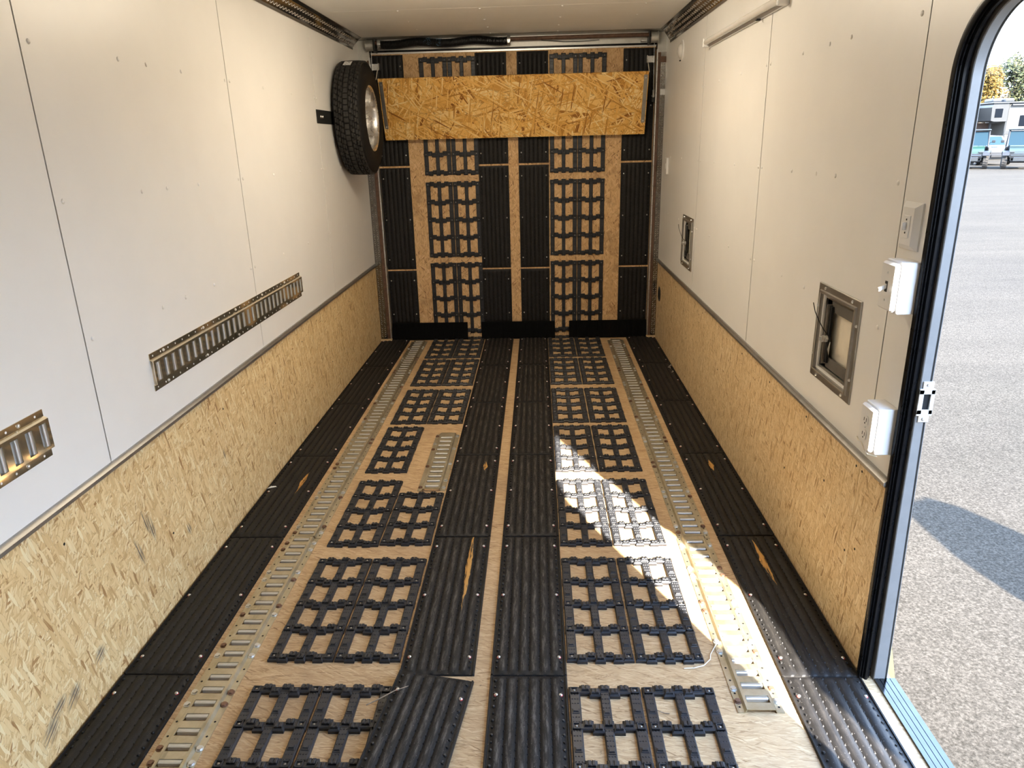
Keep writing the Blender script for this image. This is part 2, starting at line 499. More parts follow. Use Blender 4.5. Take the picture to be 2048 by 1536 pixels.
# right wall with the doorway
def arc(cy, cz, r, a0, a1, n=10):
    return [(cy+r*cos(a0+(a1-a0)*i/n), cz+r*sin(a0+(a1-a0)*i/n)) for i in range(n+1)]
open_path = [(DY1, 0)] + arc(DY1-DR, DZ-DR, DR, 0, pi/2) + arc(DY0+DR, DZ-DR, DR, pi/2, pi) + [(DY0, 0)]
b = MB()
outer = [(YB+.05,-.0), (YB+.05, ZC+.08), (Y0-.05, ZC+.08), (Y0-.05, 0)]
b.prism(outer + list(reversed(open_path)), XR+.036, .952, 'x')
wall_r = struct(b.build('wall_right', M['outer']), 'white-panelled trailer wall with the side doorway')
def rpanel(poly):
    b = MB(); b.prism(poly, XR, XR+.006, 'x'); return b.build('panel', M['white'], wall_r)
def rpanel_hole(a, c, hy0, hy1, hz0, hz1, ztop=ZC):
    b = MB()
    for y0,y1,z0,z1 in ((a,hy0,ZO,ztop),(hy1,c,ZO,ztop),(hy0,hy1,ZO,hz0),(hy0,hy1,hz1,ztop)):
        b.box(XR, XR+.006, y0, y1, z0, z1)
    return b.build('panel', M['white'], wall_r)
g = .0012
up = [(DY1,ZO)] + arc(DY1-DR, DZ-DR, DR, 0, pi/2) + arc(DY0+DR, DZ-DR, DR, pi/2, pi) + [(DY0,ZO)]
rpanel([(1.85-g,ZO),(1.85-g,ZC),(.64,ZC),(.64,ZO)] + list(reversed(up)))
rpanel_hole(1.85+g, 3.06-g, 2.035, 2.262, .752, .985)
rpanel([(3.06+g,ZO),(4.21-g,ZO),(4.21-g,ZC),(3.06+g,ZC)])
rpanel_hole(4.21+g, YB, 4.295, 4.52, .752, .985)
rpanel([(Y0,ZO),(.64-g,ZO),(.64-g,ZC),(Y0,ZC)])
for y in (1.85, 3.06, 4.21):
    b = MB(); b.box(XR-.0012, XR+.004, y+.0012, y+.011, ZO+.02, 2.075)
    b.build('seam_strip', M['white'], wall_r)
for a, c in ((Y0, DY0), (DY1+.004, 1.878), (1.880, YB-.02)):
    b = MB(); b.box(XR, XR+.006, a, c, 0, ZO); b.build('base_board', M['osb_right'], wall_r)
cap_strip(XR, -1, DY1+.006, YB-.03, wall_r)
cap_strip(XR, -1, Y0, DY0-.03, wall_r)
# front wall behind the camera, ceiling
b = MB(); b.box(XL-.06, XR+.05, Y0-.05, Y0, -.14, ZC+.08)
struct(b.build('wall_front', M['white']), 'white front wall of the trailer')
b = MB(); b.box(XL-.06, .952, Y0-.05, YB+.05, ZC+.012, ZC+.09)
ceil = struct(b.build('ceiling', M['outer']), 'white panelled trailer ceiling')
SEAM_C = [Y0, .64, 1.87, 3.095, 4.32, 5.31]
for a, c in zip(SEAM_C[:-1], SEAM_C[1:]):
    b = MB(); b.bbox(XL, XR+.006, a+.0012, c-.0012, ZC, ZC+.011, .0012); b.build('panel', M['ceil'], ceil)

# screw heads on the white panels
sb = MB(); sb.lathe([(0,.0035),(.003,.0034),(.0055,.0022),(.007,0),(.0071,-.001)], 10, 'z')
SCREW_W = sb.mesh('screw', M['white'], 40)
rows = (.974, 1.345, 1.726)
for y in (.9, 1.22, 1.895, 2.293, 2.455, 2.692, 3.065, 3.112, 3.49, 3.89, 4.285, 4.33, 4.72, 5.12):
    for z in rows: put('screw', SCREW_W, wall_l, (XL, y, z), (0, pi/2, 0))
for y in (1.891, 2.288, 2.446, 2.68, 3.035, 3.085, 3.455, 3.855, 4.165, 4.235, 4.72, 5.12):
    for z in rows:
        if z < 1 and (2.0 < y < 2.3): continue
        put('screw', SCREW_W, wall_r, (XR, y, z), (0, -pi/2, 0))
for y in (4.35, 4.72, 5.02, 5.28, 3.9, 3.5):
    for x in (-.75, -.3, .15, .6): put('screw', SCREW_W, ceil, (x, y, ZC), (pi, 0, 0))
sb = MB(); sb.lathe([(0,.001),(.0035,.0008),(.0042,0)], 8, 'z')
SCREW_D = sb.mesh('screw', M['dark'], 40)
for y, z in ((1.862,.565),(1.90,.565),(1.84,.33),(1.9,.29),(2.3,.56),(2.7,.55),(2.45,.3),(3.1,.55),(3.5,.35),(3.9,.55),(4.3,.3),(4.7,.54),(2.1,.42)):
    put('screw', SCREW_D, wall_r, (XR, y, z), (0, -pi/2, 0))
for y, z in ((1.6,.5),(2.1,.24),(2.6,.5),(3.1,.24),(3.6,.5),(4.1,.24),(4.6,.5)):
    put('screw', SCREW_D, wall_l, (XL, y, z), (0, pi/2, 0))

# tread-plate lugs on a plane
def lug_field(name, o, u, v, n, lu, lv, pitch, parent, mat, size=(.011,.0035), h=.0018):
    o, u, v, n = Vector(o), Vector(u), Vector(v), Vector(n)
    b = MB()
    nu, nv = int(lu/pitch), max(1, int(lv/pitch))
    du, dv = lu/nu, lv/nv
    for i in range(nu):
        for j in range(nv):
            c = o + u*(du*(i+.5)) + v*(dv*(j+.5))
            a = pi/4 if (i+j) % 2 else -pi/4
            p = (u*cos(a) + v*sin(a))*size[0]; q = (v*cos(a) - u*sin(a))*size[1]
            b.add([c-p, c-p*.3+q, c+p*.3+q, c+p, c+p*.3-q, c-p*.3-q, c-p*.5+n*h, c+p*.5+n*h],
                  [(0,1,6),(1,2,7,6),(2,3,7),(3,4,7),(4,5,6,7),(5,0,6)])
    return stuff(b.build(name, mat, parent, 60))
tn = 2
def cove(x, sgn, y0, y1, zlow):
    global tn
    b = MB()
    x1 = x + sgn*.052
    prof = [(x+sgn*.0012, zlow), (x+sgn*.004, zlow), (x+sgn*.005, zlow+.014), (x1-sgn*.001, ZC-.012), (x1+sgn*.016, ZC-.003), (x1+sgn*.016, ZC-.0005), (x+sgn*.0012, ZC-.0005)]
    b.prism(prof, y0, y1, 'y')
    o = struct(b.build('trim_%d' % tn, M['tread_dark']), 'bright tread-plate cove between ceiling and %s wall' % ('left' if sgn > 0 else 'right'))
    tn += 1
    p0 = Vector((x+sgn*.005, max(y0, 2.0), zlow+.014)); p1 = Vector((x1-sgn*.001, max(y0,2.0), ZC-.012))
    v = (p1-p0); lv = v.length; v.normalize()
    u = Vector((0,1,0)); n = v.cross(u)
    if n.x*sgn < 0: n = -n
    if y1 > 2.2: lug_field('tread_lugs', p0, u, v, n, y1-max(y0,2.0), lv, .0225, o, M['diamond'], (.0125,.0034), .0026)
    return o
for xx, sg, zl in ((XL, 1, 2.085), (XR, -1, 2.07)):
    cove(xx, sg, Y0, 2.45, zl); cove(xx, sg, 2.453, 4.885, zl); cove(xx, sg, 4.888, 5.30, zl)

# ------------------------------------------------------------------ entry door frame (open doorway)
frame_path = [(DY1, .0), (DY1,.25), (DY1,.5), (DY1,.8), (DY1, 1.2)] + arc(DY1-DR, DZ-DR, DR, 0, pi/2, 14) + arc(DY0+DR, DZ-DR, DR, pi/2, pi, 14) + [(DY0, 1.2), (DY0,.8), (DY0,.5), (DY0,.25), (DY0, 0)]
def sweep(name, prof, mat, parent, smooth=40, skew=None):
    # prof = [(x, inset towards the opening)]
    b = MB()
    n = len(frame_path)
    vs, fs = [], []
    for i, (y, z) in enumerate(frame_path):
        y0, z0 = frame_path[max(i-1,0)]; y1, z1 = frame_path[min(i+1,n-1)]
        d = Vector((y1-y0, z1-z0)).normalized()
        nn = Vector((-d.y, d.x))               # towards the opening
        for x, t in prof:
            xx = x + (skew(x, z) if skew else 0)
            vs.append((xx, y+nn.x*t, z+nn.y*t))
    m_ = len(prof)
    for i in range(n-1):
        for k in range(m_-1):
            fs.append((i*m_+k, i*m_+k+1, (i+1)*m_+k+1, (i+1)*m_+k))
    b.add(vs, fs)
    return b.build(name, mat, parent, smooth)
door = struct(empty('door_1', (0,0,0)), 'open round-cornered entry doorway with black and silver frame')
sweep('gasket', [(.909,-.012),(.894,-.010),(.892,.004),(.8945,.008),(.897,.004),(.899,.004),(.901,.009),(.904,.004),(.906,.004),(.909,.011),(.914,.012),(.919,.007),(.923,.004),(.926,.001),(.926,-.01)], M['black'], door, 50)
def skew(x, z):
    return .015*max(0.0, 1 - z/.8) if x > .946 else (.006*max(0.0, 1-z/.6))
sweep('jamb', [(.9262,-.006),(.9262,.012),(.928,.014),(.9475,.014),(.9485,.008),(.9515,.008),(.9525,.014),(.954,.014),(.956,.010),(.956,-.035)], M['alu_frame'], door, 30, skew)
b = MB()
b.prism([(.934,-.002),(.934,.007),(.945,.007),(.9455,.0055),(.948,.0055),(.9485,.007),(.960,.007),(.9605,.0055),(.963,.0055),(.9635,.007),(.974,.007),(.9745,.0055),(.977,.0055),(.9775,.007),(.992,.007),(.992,-.05),(.986,-.05),(.986,-.002)], DY0+.01, DY1-.012, 'y')
b.build('sill', M['sill'], door)
# latch strike on the jamb
st = empty('latch_strike', (.944, DY1-.0145, .838))
tag(st, 'pale metal latch strike plate screwed to the silver door jamb', 'latch')
b = MB()
for (x0,x1,z0,z1) in ((-.020,-.008,-.032,.032),(.008,.018,-.032,.032),(-.020,.018,.020,.034),(-.020,.018,-.036,-.020)):
    b.bbox(x0,x1,-.006,0,z0,z1,.001)
b.bbox(-.012,.014,-.003,0,.034,.052,.001); b.bbox(-.012,.014,-.003,0,-.054,-.036,.001)
b.build('plate', M['galv'], st)
b = MB(); b.box(-.009,.009,-.0012,-.0002,-.021,.021); b.build('keeper_hole', M['dark'], st)
for z in (.043, -.045):
    b = MB(); b.lathe([(0,-.0065),(.003,-.006),(.005,-.003)], 10, 'y', (0,0,z)); b.build('screw', M['steel'], st, 40)

# ------------------------------------------------------------------ ramp door at the far end
RX0, RX1 = -1.158, .838
ramp = struct(empty('door_2', (0, YB, 0)), 'closed rear ramp door faced with plywood')
b = MB(); b.box(RX0, RX1, 0, .035, .012, 2.072); b.build('plywood', M['ramp'], ramp)
b = MB(); b.box(RX0, RX1, -.006, .03, 2.0725, 2.083); b.build('edge_angle', M['alu'], ramp)
b = MB(); b.cyl((RX0+.02, -.012, .006), (RX1-.02, -.012, .006), .006, n=8); b.build('hinge_rod', M['alu_dark'], ramp, 40)
b = MB()
b.box(XL-.05, XR+.04, YB+.038, YB+.06, -.14, ZC+.08)
back = struct(b.build('wall_back', M['blackmat']), 'rear frame behind the ramp door')
# header above the ramp
b = MB(); b.box(XL, XR, YB-.008, YB+.03, 2.096, ZC+.011); b.build('header_plate', M['header'], back)
b = MB(); b.box(RX0-.02, RX1+.02, YB-.012, YB+.03, 2.0845, 2.0955); b.build('header_seal', M['black'], back)
b = MB(); b.box(XL, XR, 5.318, YB-.01, ZC+.004, ZC+.011); b.build('roof_pan', M['header'], back)
# side posts: tread plate, rusty channel, silver hinge seal
for sg, x0, lab in ((1, XL, 'left'), (-1, XR, 'right')):
    def X(u): return x0 + sg*u
    def bx(bb, u0, u1, y0, y1, z0, z1):
        a, c = sorted((X(u0), X(u1))); bb.box(a, c, y0, y1, z0, z1)
    post = struct(empty('trim_%d' % tn, (0,0,0)), 'tread-plate post with rusty channel beside the %s edge of the ramp' % lab)
    tn += 1
    w1, w2, w3 = (.050, .073, .083) if sg > 0 else (.037, .055, .064)
    b = MB(); bx(b, 0, w1, YB-.055, YB+.03, 0.02, 2.03); b.build('tread_plate', M['tread_dark'], post)
    lug_field('tread_lugs', (X(.002), YB-.0551, .03), (0,0,1), (sg,0,0), (0,-1,0), 1.98, w1-.004, .0165, post, M['diamond'], (.0085,.0022), .002)
    b = MB(); bx(b, w1+.0005, w2, YB-.05, YB+.03, 0.02, 2.03); b.build('channel', M['rust'], post)
    b = MB(); bx(b, w2+.0005, w3, YB-.046, YB+.03, 0.02, 2.05); b.build('hinge_seal', M['alu'], post)
    for k in range(28):
        b = MB(); yy = YB-.0465
        z = .09 + k*.07
        x = X((w2+w3)/2)
        b.lathe([(0,-.002),(.0025,-.0015),(.003,0)], 6, 'y', (x, yy, z)); b.build('rivet', M['alu_dark'], post)
    b = MB(); b.bbox(min(X(0),X(w2+.012)), max(X(0),X(w2+.012)), YB-.075, YB-.03, .0005, .018, .003); b.build('wood_block', M['wood'], post)
    if sg < 0:
        b = MB(); bx(b, .001, w1+.004, YB-.060, YB-.0560, 1.965, 2.002); b.build('strap_plate', M['rust'], post)
        b = MB(); bx(b, .001, w1-.004, YB-.061, YB-.0560, 1.755, 1.793); b.build('strap_plate', M['alu'], post)
    else:
        b = MB(); bx(b, .001, w1+.012, YB-.060, YB-.0560, 2.0, 2.03); b.build('strap_plate', M['diamond'], post)
    b = MB(); bx(b, .0, w3-.006, YB-.03, YB-.010, 2.032, ZC); b.build('corner_gusset', M['header'], post)

# ================================================================== THINGS
# ---------------- ribbed rubber mats
MW, ML = .221, .768
def mat_mesh(length, skip_ends=(False, False)):
    b = MB()
    nrib = 6
    xs = [-MW/2, -MW/2+.002, -MW/2+.006, -MW/2+.0075, -MW/2+.010]
    x0 = -MW/2+.016; pw = (MW-.032)/nrib
    for r in range(nrib):
        for k in range(7): xs.append(x0 + pw*(r + k/7))
    xs += [MW/2-.016, MW/2-.010, MW/2-.0075, MW/2-.006, MW/2-.002, MW/2]
    ys = [0, .0015, .006, .011, .018, .03]
    ys = [-length/2+y for y in ys] + [-length/2+length*k/8 for k in range(1,8)] + [length/2-y for y in reversed(ys)]
    def h(x, y):
        e = length/2-abs(y)
        ax = abs(x)
        if ax > MW/2-.0005 or e < .0005: return .0005
        if ax > MW/2-.0068: return .0085
        if ax > MW/2-.012: return .0045
        u = (x-x0)/pw
        fr = u - math.floor(u)
        rib = abs(sin(pi*fr))**.7 if -1e-6 <= u <= nrib+1e-6 else 0
        endf = min(1, max(0, (e-.004)/.016))
        return .0055 + .0055*rib*endf**.6
    n = len(xs)
    vs = [(x, y, h(x,y)) for y in ys for x in xs]
    fs = [(j*n+i, j*n+i+1, (j+1)*n+i+1, (j+1)*n+i) for j in range(len(ys)-1) for i in range(n-1)]
    b.add(vs, fs)
    # teeth in the valleys, lugs along both edges
    k = 0
    y = -length/2+.03
    while y < length/2-.02:
        for r in range(1, nrib):
            x = x0 + pw*r
            yy = y + (.012 if r % 2 else 0)
            s_ = .0028
            b.add([(x-s_,yy-s_,.0055),(x+s_,yy-s_,.0055),(x+s_,yy+s_,.0055),(x-s_,yy+s_,.0055),(x,yy+s_*.6,.0098)], [(0,1,4),(1,2,4),(2,3,4),(3,0,4)])
        for sg in (-1,1):
            x = sg*(MW/2-.0165); r_ = .0055 if k % 2 else .0036
            vs = [(x+r_*cos(t*pi/3), y+r_*sin(t*pi/3), .0055) for t in range(6)] + [(x+r_*.55*cos(t*pi/3), y+r_*.55*sin(t*pi/3), .0105) for t in range(6)]
            b.add(vs, [(t,(t+1)%6,6+(t+1)%6,6+t) for t in range(6)] + [(6,7,8,9,10,11)])
        y += .0247; k += 1
    return b.mesh('rubber_mat', M['rubber'], 55)
MAT_FULL = mat_mesh(ML)
sb = MB()
sb.cur = 0; sb.lathe([(0,.0042),(.0022,.0041),(.0042,.0028),(.0054,.0008),(.0054,0)], 10, 'z')
sb.cur = 1; sb.lathe([(.0054,.0006),(.0066,.0004),(.0070,-.001)], 10, 'z')
SCREW_R = sb.mesh('screw', [M['steel'], M['red']], 40)
sb = MB(); sb.lathe([(0,.0042),(.0022,.0041),(.0042,.0028),(.0054,.0008),(.0054,-.001)], 10, 'z')
SCREW_S = sb.mesh('screw', M['steel'], 40)
sb = MB(); sb.lathe([(0,.0028),(.0018,.0027),(.0032,.0016),(.0036,-.001)], 8, 'z')
SCREW_G = sb.mesh('screw', M['alu_hatch'], 40)
def mat_thing(label, loc, rot=(0,0,0), mesh=None, length=ML, dust=.3, scuff=(0,0,0), group=None, screws=True, red=True):
    o = put('rubber_mat', mesh or MAT_FULL, None, loc, rot)
    tag(o, label, 'mat', group)
    o['dust'] = dust; o['scuff'] = scuff
    if screws:
        for sx in (-1,1):
            for y in (-length/2+.075, 0, length/2-.075) if length > .5 else ((0,) if length < .2 else (-length/2+.075, length/2-.075)):
                put('screw', SCREW_R if red else SCREW_S, o, (sx*(MW/2-.021), y, .0085))
    return o
ORD = ['nearest the camera', 'second from the camera', 'third from the camera', 'fourth from the camera', 'fifth from the camera', 'farthest from the camera']
SEAM_M = [.925, 1.692, 2.468, 3.240, 3.990, 4.740, 5.492]
cols = [(-1.1265, 'against the left wall', .12), (-.309, 'left of the bare centre strip', .7), (-.041, 'right of the bare centre strip', .8), (.7895, 'against the right wall', .15)]
scuffs = {(1,1): (.045,.17,.26), (1,2): (.048,.35-.10,.05), (3,1): (.012,.20,.15), (3,2): (.01,.24,.06), (0,2): (.035,.1,.12)}
scuff_word = {(1,1): 'with a long orange scuff, ', (3,1): 'with an orange scuff, ', (3,2): 'with a short orange mark, '}
for ci, (cx, where, dust) in enumerate(cols):
    for r in range(6):
        a, c = SEAM_M[r], SEAM_M[r+1]
        sw = scuff_word.get((ci, r), '')
        lab = ('ribbed rubber floor mat %s%s' % (sw, where)) if sw else 'ribbed rubber floor mat %s, %s' % (where, ORD[r])
        rot = (0,0,0); loc = (cx, (a+c)/2, 0)
        if (ci, r) == (1, 0):
            lab = 'crooked black ribbed rubber mat overlapping the traction grid, nearest the camera'
            rot = (0, radians(3.4), radians(-7.6)); loc = (-.356, 1.295, .0155)
        L = c-a-.004
        me = MAT_FULL if abs(L-ML) < .012 and r not in (3,4,5) else mat_mesh(L)
        mat_thing(lab, loc, rot, me, L, dust, scuffs.get((ci,r), (0,0,0)), 'ribbed rubber mats on the floor')

# ramp mats (stand against the ramp door)
rc = [(-1.046, 'far left'), (-.317, 'left centre'), (-.022, 'right centre'), (.724, 'far right')]
rz = [(.13, .545), (.557, 1.305), (1.318, 2.066)]
rl = ['bottom', 'middle', 'top']
rm = [mat_mesh(z1-z0) for z0, z1 in rz]
for cx, where in rc:
    for k, (z0, z1) in enumerate(rz):
        mat_thing('ribbed rubber mat upright on the ramp door, %s of the %s column' % (rl[k], where), (cx, YB-.0005, (z0+z1)/2), (pi/2,0,0), rm[k], z1-z0, .04, (0,0,0), 'ribbed rubber mats on the ramp door', red=False)

# ---------------- moulded traction grids
GW, GP, GB = .199, .1295, .034
def grid_mesh(rows_):
    b = MB()
    Lg = rows_*GP + GB
    y0 = -Lg/2
    # long bars
    for cx, w in ((-GW/2+.0165, .030), (0, .026), (GW/2-.0165, .030)):
        for r in range(rows_):
            a = y0+GB*.6+r*GP; c = a+GP-GB*.2
            b.cbox(cx-w/2, cx+w/2, a, c, 0, .0105, .003)
            m_ = (a+c)/2
            off = .018 if cx == 0 else .012
            b.cbox(cx-.010, cx+.010, m_-off-.009, m_-off+.009, .008, .0125, .0015)
            b.cbox(cx-.007, cx+.007, m_-off-.004, m_-off+.004, .0115, .0155, .0012)
            for i in range(3):
                for j in range(7):
                    yy = a+.012+j*(c-a-.024)/6
                    if abs(yy-(m_-off)) < .014: continue
                    x = cx+(i-1)*.0075; s_ = .0022
                    b.add([(x-s_,yy-s_,.0104),(x+s_,yy-s_,.0104),(x+s_,yy+s_,.0104),(x-s_,yy+s_,.0104),(x,yy,.0126)], [(0,1,4),(1,2,4),(2,3,4),(3,0,4)])
    # cleated cross bars
    for r in range(rows_+1):
        cy = y0+GB/2+r*GP
        b.cbox(-GW/2+.012, GW/2-.012, cy-.011, cy+.011, 0, .0115, .003)
        nl = 5
        for i in range(nl):
            x = -GW/2+.046+i*(GW-.092)/(nl-1)
            o_ = .0065 if i % 2 == 0 else -.0065
            if r == 0: o_ = -abs(o_) if i % 2 == 0 else abs(o_)*.6
            b.cbox(x-.0155, x+.0155, cy+o_-.0145, cy+o_+.0145, 0, .0125, .004)
            b.cbox(x-.010, x-.0012, cy+o_-.0085, cy+o_+.0085, .011, .0185, .0018)
            b.cbox(x+.0012, x+.010, cy+o_-.0085, cy+o_+.0085, .011, .0185, .0018)
            b.cbox(x-.010, x+.010, cy+o_-.0085, cy+o_+.002, .011, .0165, .0015)
        for sg in (-1,1):
            x = sg*(GW/2-.0155)
            b.cbox(x-.0155, x+.0155, cy-.0165, cy+.0165, 0, .0105, .003)
            for (u0,u1,v0,v1) in ((-.011,-.007,-.011,.011),(.007,.011,-.011,.011),(-.011,.011,-.011,-.007),(-.011,.011,.007,.011)):
                b.cbox(x+u0, x+u1, cy+v0, cy+v1, .0095, .0145, .001)
    return b.mesh('traction_grid', M['plastic']), Lg
GRID = {k: grid_mesh(k) for k in (1, 3, 4)}
def grid_thing(label, x, ytop, rows_, upright=False, group=None):
    me, Lg = GRID[rows_]
    if upright:
        o = put('traction_grid', me, None, (x, YB-.0005, ytop-Lg/2), (pi/2,0,0))
    else:
        o = put('traction_grid', me, None, (x, ytop-Lg/2, 0), (0,0,0))
    tag(o, label, 'grid', group)
    for r in range(rows_+1):
        for sg in (-1,1):
            put('screw', SCREW_G, o, (sg*(GW/2-.0155), -Lg/2+GB/2+r*GP, .0108))
    return o
GY = [1.647, 2.305, 2.952, 3.603, 4.222, 4.876, 5.497]
GO = ['nearest the camera', 'second from the camera', 'third from the camera', 'fourth from the camera', 'fifth from the camera', 'sixth from the camera', 'right against the ramp']
GX = [(-.7275, 'beside the left floor rail'), (-.5245, 'left of the centre mats'), (.1705, 'right of the centre mats'), (.3745, 'beside the right floor rail')]
for ci, (gx, where) in enumerate(GX):
    for r, yt in enumerate(GY):
        if ci == 1 and r == 3: continue
        if ci == 1 and r == 2:
            grid_thing('shortened black traction grid of six openings beside the centre mats', gx, 2.832, 3, False, 'traction grids on the floor'); continue
        grid_thing('eight-hole traction grid %s, %s' % (where, GO[r]), gx, yt, 4, False, 'traction grids on the floor')
for gx, where in ((-.7245,'outer left'),(-.5225,'inner left'),(.1955,'inner right'),(.3975,'outer right')):
    for k, (zt, rows_, nm) in enumerate(((.600,4,'bottom'),(1.198,4,'second from the bottom'),(1.800,4,'partly behind the loose board'),(2.043,1,'short top piece'))):
        grid_thing('black traction grid upright on the ramp door, %s column, %s' % (where, nm), gx, zt, rows_, True, 'traction grids on the ramp door')

# ---------------- slotted tie-down rails
PITCH = .0508
TW, SL, SWD = .124, .027, .062
bb = MB()
pts = []
for k in range(7):
    t = pi*k/6
    pts.append((-.0065*cos(t)*1.0, .0098+.0030*sin(t)))
prof = [(-.0068,.0015)] + pts + [(.0068,.0015)]
bb.prism(prof, -SWD/2+.0015, SWD/2-.0015, 'x')
BAR_G = bb.mesh('slot_bar', M['galv'], 50)
BAR_Z = bb.mesh('slot_bar', M['galv'], 50)
hb = MB()
hex6 = [(.0078*cos(pi/3*k), .0078*sin(pi/3*k)) for k in range(6)]
hb.prism(hex6, .001, .006, 'z'); hb.lathe([(.0105,0),(.0105,.0012),(.007,.0014)], 12, 'z')
BOLT = hb.mesh('bolt', M['galv']); BOLT_R = hb.mesh('bolt', M['rustbolt'])
rb = MB(); rb.lathe([(0,.0004),(.0032,.0003),(.0033,-.0005)], 8, 'z')
HOLE = rb.mesh('bolt_hole', M['dark'])
HOLE_L = rb.mesh('bolt_hole', M['white'])
def rail_thing(label, L, loc, rot, mat, bar, group, bolts, holes=None, phase=.0254):
    o = empty('tie_down_rail', loc, rot)
    tag(o, label, 'rail', group)
    b = MB()
    T = .0024; H = .0127; f = .019
    for sg in (-1,1):
        e = sg*TW/2
        prof = [(e,0),(e,T),(e-sg*(f-.001),T),(e-sg*(f+.004),H),(e-sg*(TW/2-SWD/2),H),(e-sg*(TW/2-SWD/2),H-T),(e-sg*(f+.006),H-T),(e-sg*(f+.001),0)]
        b.prism(prof, 0, L, 'y')
    n = int(round((L-.012)/PITCH))
    y = 0.0
    start = phase - SL/2
    for k in range(n):
        c = phase + k*PITCH
        if c + SL/2 > L-.003: break
        b.box(-SWD/2, SWD/2, y, c-SL/2, H-T, H)
        put('slot_bar', bar, o, (0, c+SL/2-.0066, 0))
        y = c+SL/2
    b.box(-SWD/2, SWD/2, y, L, H-T, H)
    b.build('rail', mat, o)
    for i, (yb, sg) in enumerate(bolts):
        put('bolt', SCREW_S if bar is BAR_Z else BOLT_R if (i*7) % 5 < 2 else BOLT, o, (sg*(TW/2-.0095), yb, T))
    if holes is not None:
        for sg in (-1,1):
            k = 0; yh = .02
            while yh < L:
                if all(abs(yh-yb) > .012 or s2 != sg for yb, s2 in bolts): put('bolt_hole', holes, o, (sg*(TW/2-.0095), yh, T))
                yh += PITCH
    return o
def bolt_list(L, step, pair=.047, rnd=None):
    out = []; y = .04
    while y < L-.02:
        out += [(y,-1),(y,1)]
        if y+pair < L-.02: out += [(y+pair,-1),(y+pair,1)]
        y += step
    return out
rail_thing('near half of the slotted steel floor rail running along the left mats', 1.523, (-.937,.938,0), (0,0,0), M['zinc'], BAR_G, 'slotted floor rails', bolt_list(1.523,.2), HOLE)
rail_thing('far half of the slotted steel floor rail running along the left mats', 2.945, (-.932,2.464,0), (0,0,0), M['zinc'], BAR_G, 'slotted floor rails', bolt_list(2.945,.3), HOLE)
rail_thing('near end piece of the slotted steel floor rail by the doorway, partly in sun', .892, (.583,1.560,0), (0,0,0), M['zinc'], BAR_G, 'slotted floor rails', bolt_list(.892,.2), HOLE, .0385)
rail_thing('far piece of the slotted steel floor rail running along the right mats', 2.925, (.588,2.455,0), (0,0,0), M['zinc'], BAR_G, 'slotted floor rails', bolt_list(2.925,.3), HOLE)
rail_thing('short slotted steel rail on the floor beside the left centre mats', .650, (-.4875,2.866,0), (0,0,0), M['zinc'], BAR_G, 'slotted floor rails', [(.03,-1),(.03,1),(.1,1),(.25,-1),(.28,1),(.45,-1),(.46,1),(.52,-1),(.62,-1),(.62,1)], None)
# on the wall: local x -> -z, local z -> +x
WROT = (0, pi/2, 0)
wb = [(.09+k*.3, s_) for k in range(5) for s_ in (-1,1)]
rail_thing('slotted tie-down rail bolted to the left wall, fully visible above the base board', 1.523, (XL, 2.153, .790), WROT, M['zincwall'], BAR_Z, 'wall tie-down rails', wb, HOLE_L)
rail_thing('gold slotted tie-down rail on the left wall cut off by the picture edge', 1.523, (XL, .112, .800), WROT, M['zincwall'], BAR_Z, 'wall tie-down rails', [(1.523-y, s_) for y, s_ in wb], HOLE_L)

# ---------------- loose strand board leaning on the ramp
bd = empty('strand_board', (-.159, 5.365, 1.6985), (math.atan2(-.13, .399)*-1.0, 0, 0))
tag(bd, 'orange strand board hung across the upper part of the ramp door', 'board')
b = MB(); b.box(-.925, .925, 0, .012, -.21, .21)
b.build('panel', M['osb_board'], bd)
for sg in (-1,1):
    b = MB()
    x = sg*.907
    b.bbox(x-.013, x+.013, -.0025, -.0002, -.13, .19, .001)
    b.build('end_plate', M['alu_dark'], bd)
    for z in (-.115, .17):
        b = MB(); b.lathe([(0,-.006),(.004,-.0055),(.006,-.0026)], 10, 'y', (x,0,z)); b.build('screw', M['steel'], bd, 40)
# ramp lift brackets, cables and cords
for sg, x0, lab in ((-1, -1.128, 'left'), (1, .800, 'right')):
    o = empty('ramp_bracket', (x0, YB-.012, 1.99)); tag(o, 'small steel ramp bracket at the upper %s corner of the ramp' % lab, 'bracket')
    b = MB(); b.bbox(-.028, .028, -.012, 0, -.022, .022, .002); b.build('plate', M['alu'], o)
    b = MB(); b.bbox(-sg*.028-.003, -sg*.028+.003, -.05, 0, -.022, .022, .001); b.build('ear', M['alu'], o)
    for z in (-.011, .011):
        b = MB(); b.lathe([(0,-.016),(.004,-.015),(.0055,-.012)], 8, 'y', (sg*.012,0,z)); b.build('screw', M['steel'], o, 40)
    b = MB(); b.tube([(x0-sg*.028, YB-.055, 1.99), (x0-sg*.029, YB-.12, 1.95), (x0-sg*.03, 5.316, 1.895)], .0025, 6)
    tag(b.build('cord', M['string'], None, 60), 'pale cord from the upper %s ramp bracket to the strand board' % lab, 'cord')
    o = empty('lift_cable', (x0+sg*.022, YB-.05, 1.76)); tag(o, 'thin steel lift cable hanging from the %s cable drum' % lab, 'cable')
    b = MB(); b.tube([(0,0,0), (-sg*.002,0,.18), (-sg*.004,.005,.335)], .0018, 6); b.build('wire', M['galv'], o, 60)
    b = MB(); b.bbox(-.007,.007,-.008,.008,-.02,.03,.002); b.cyl((-.012,0,-.01),(.012,0,-.01),.005,n=8); b.build('clamp', M['alu_dark'], o)
    b = MB(); b.bbox(-.010,.010,.0,.044,-.05,-.02,.002); b.build('anchor', M['blackmat'], o)

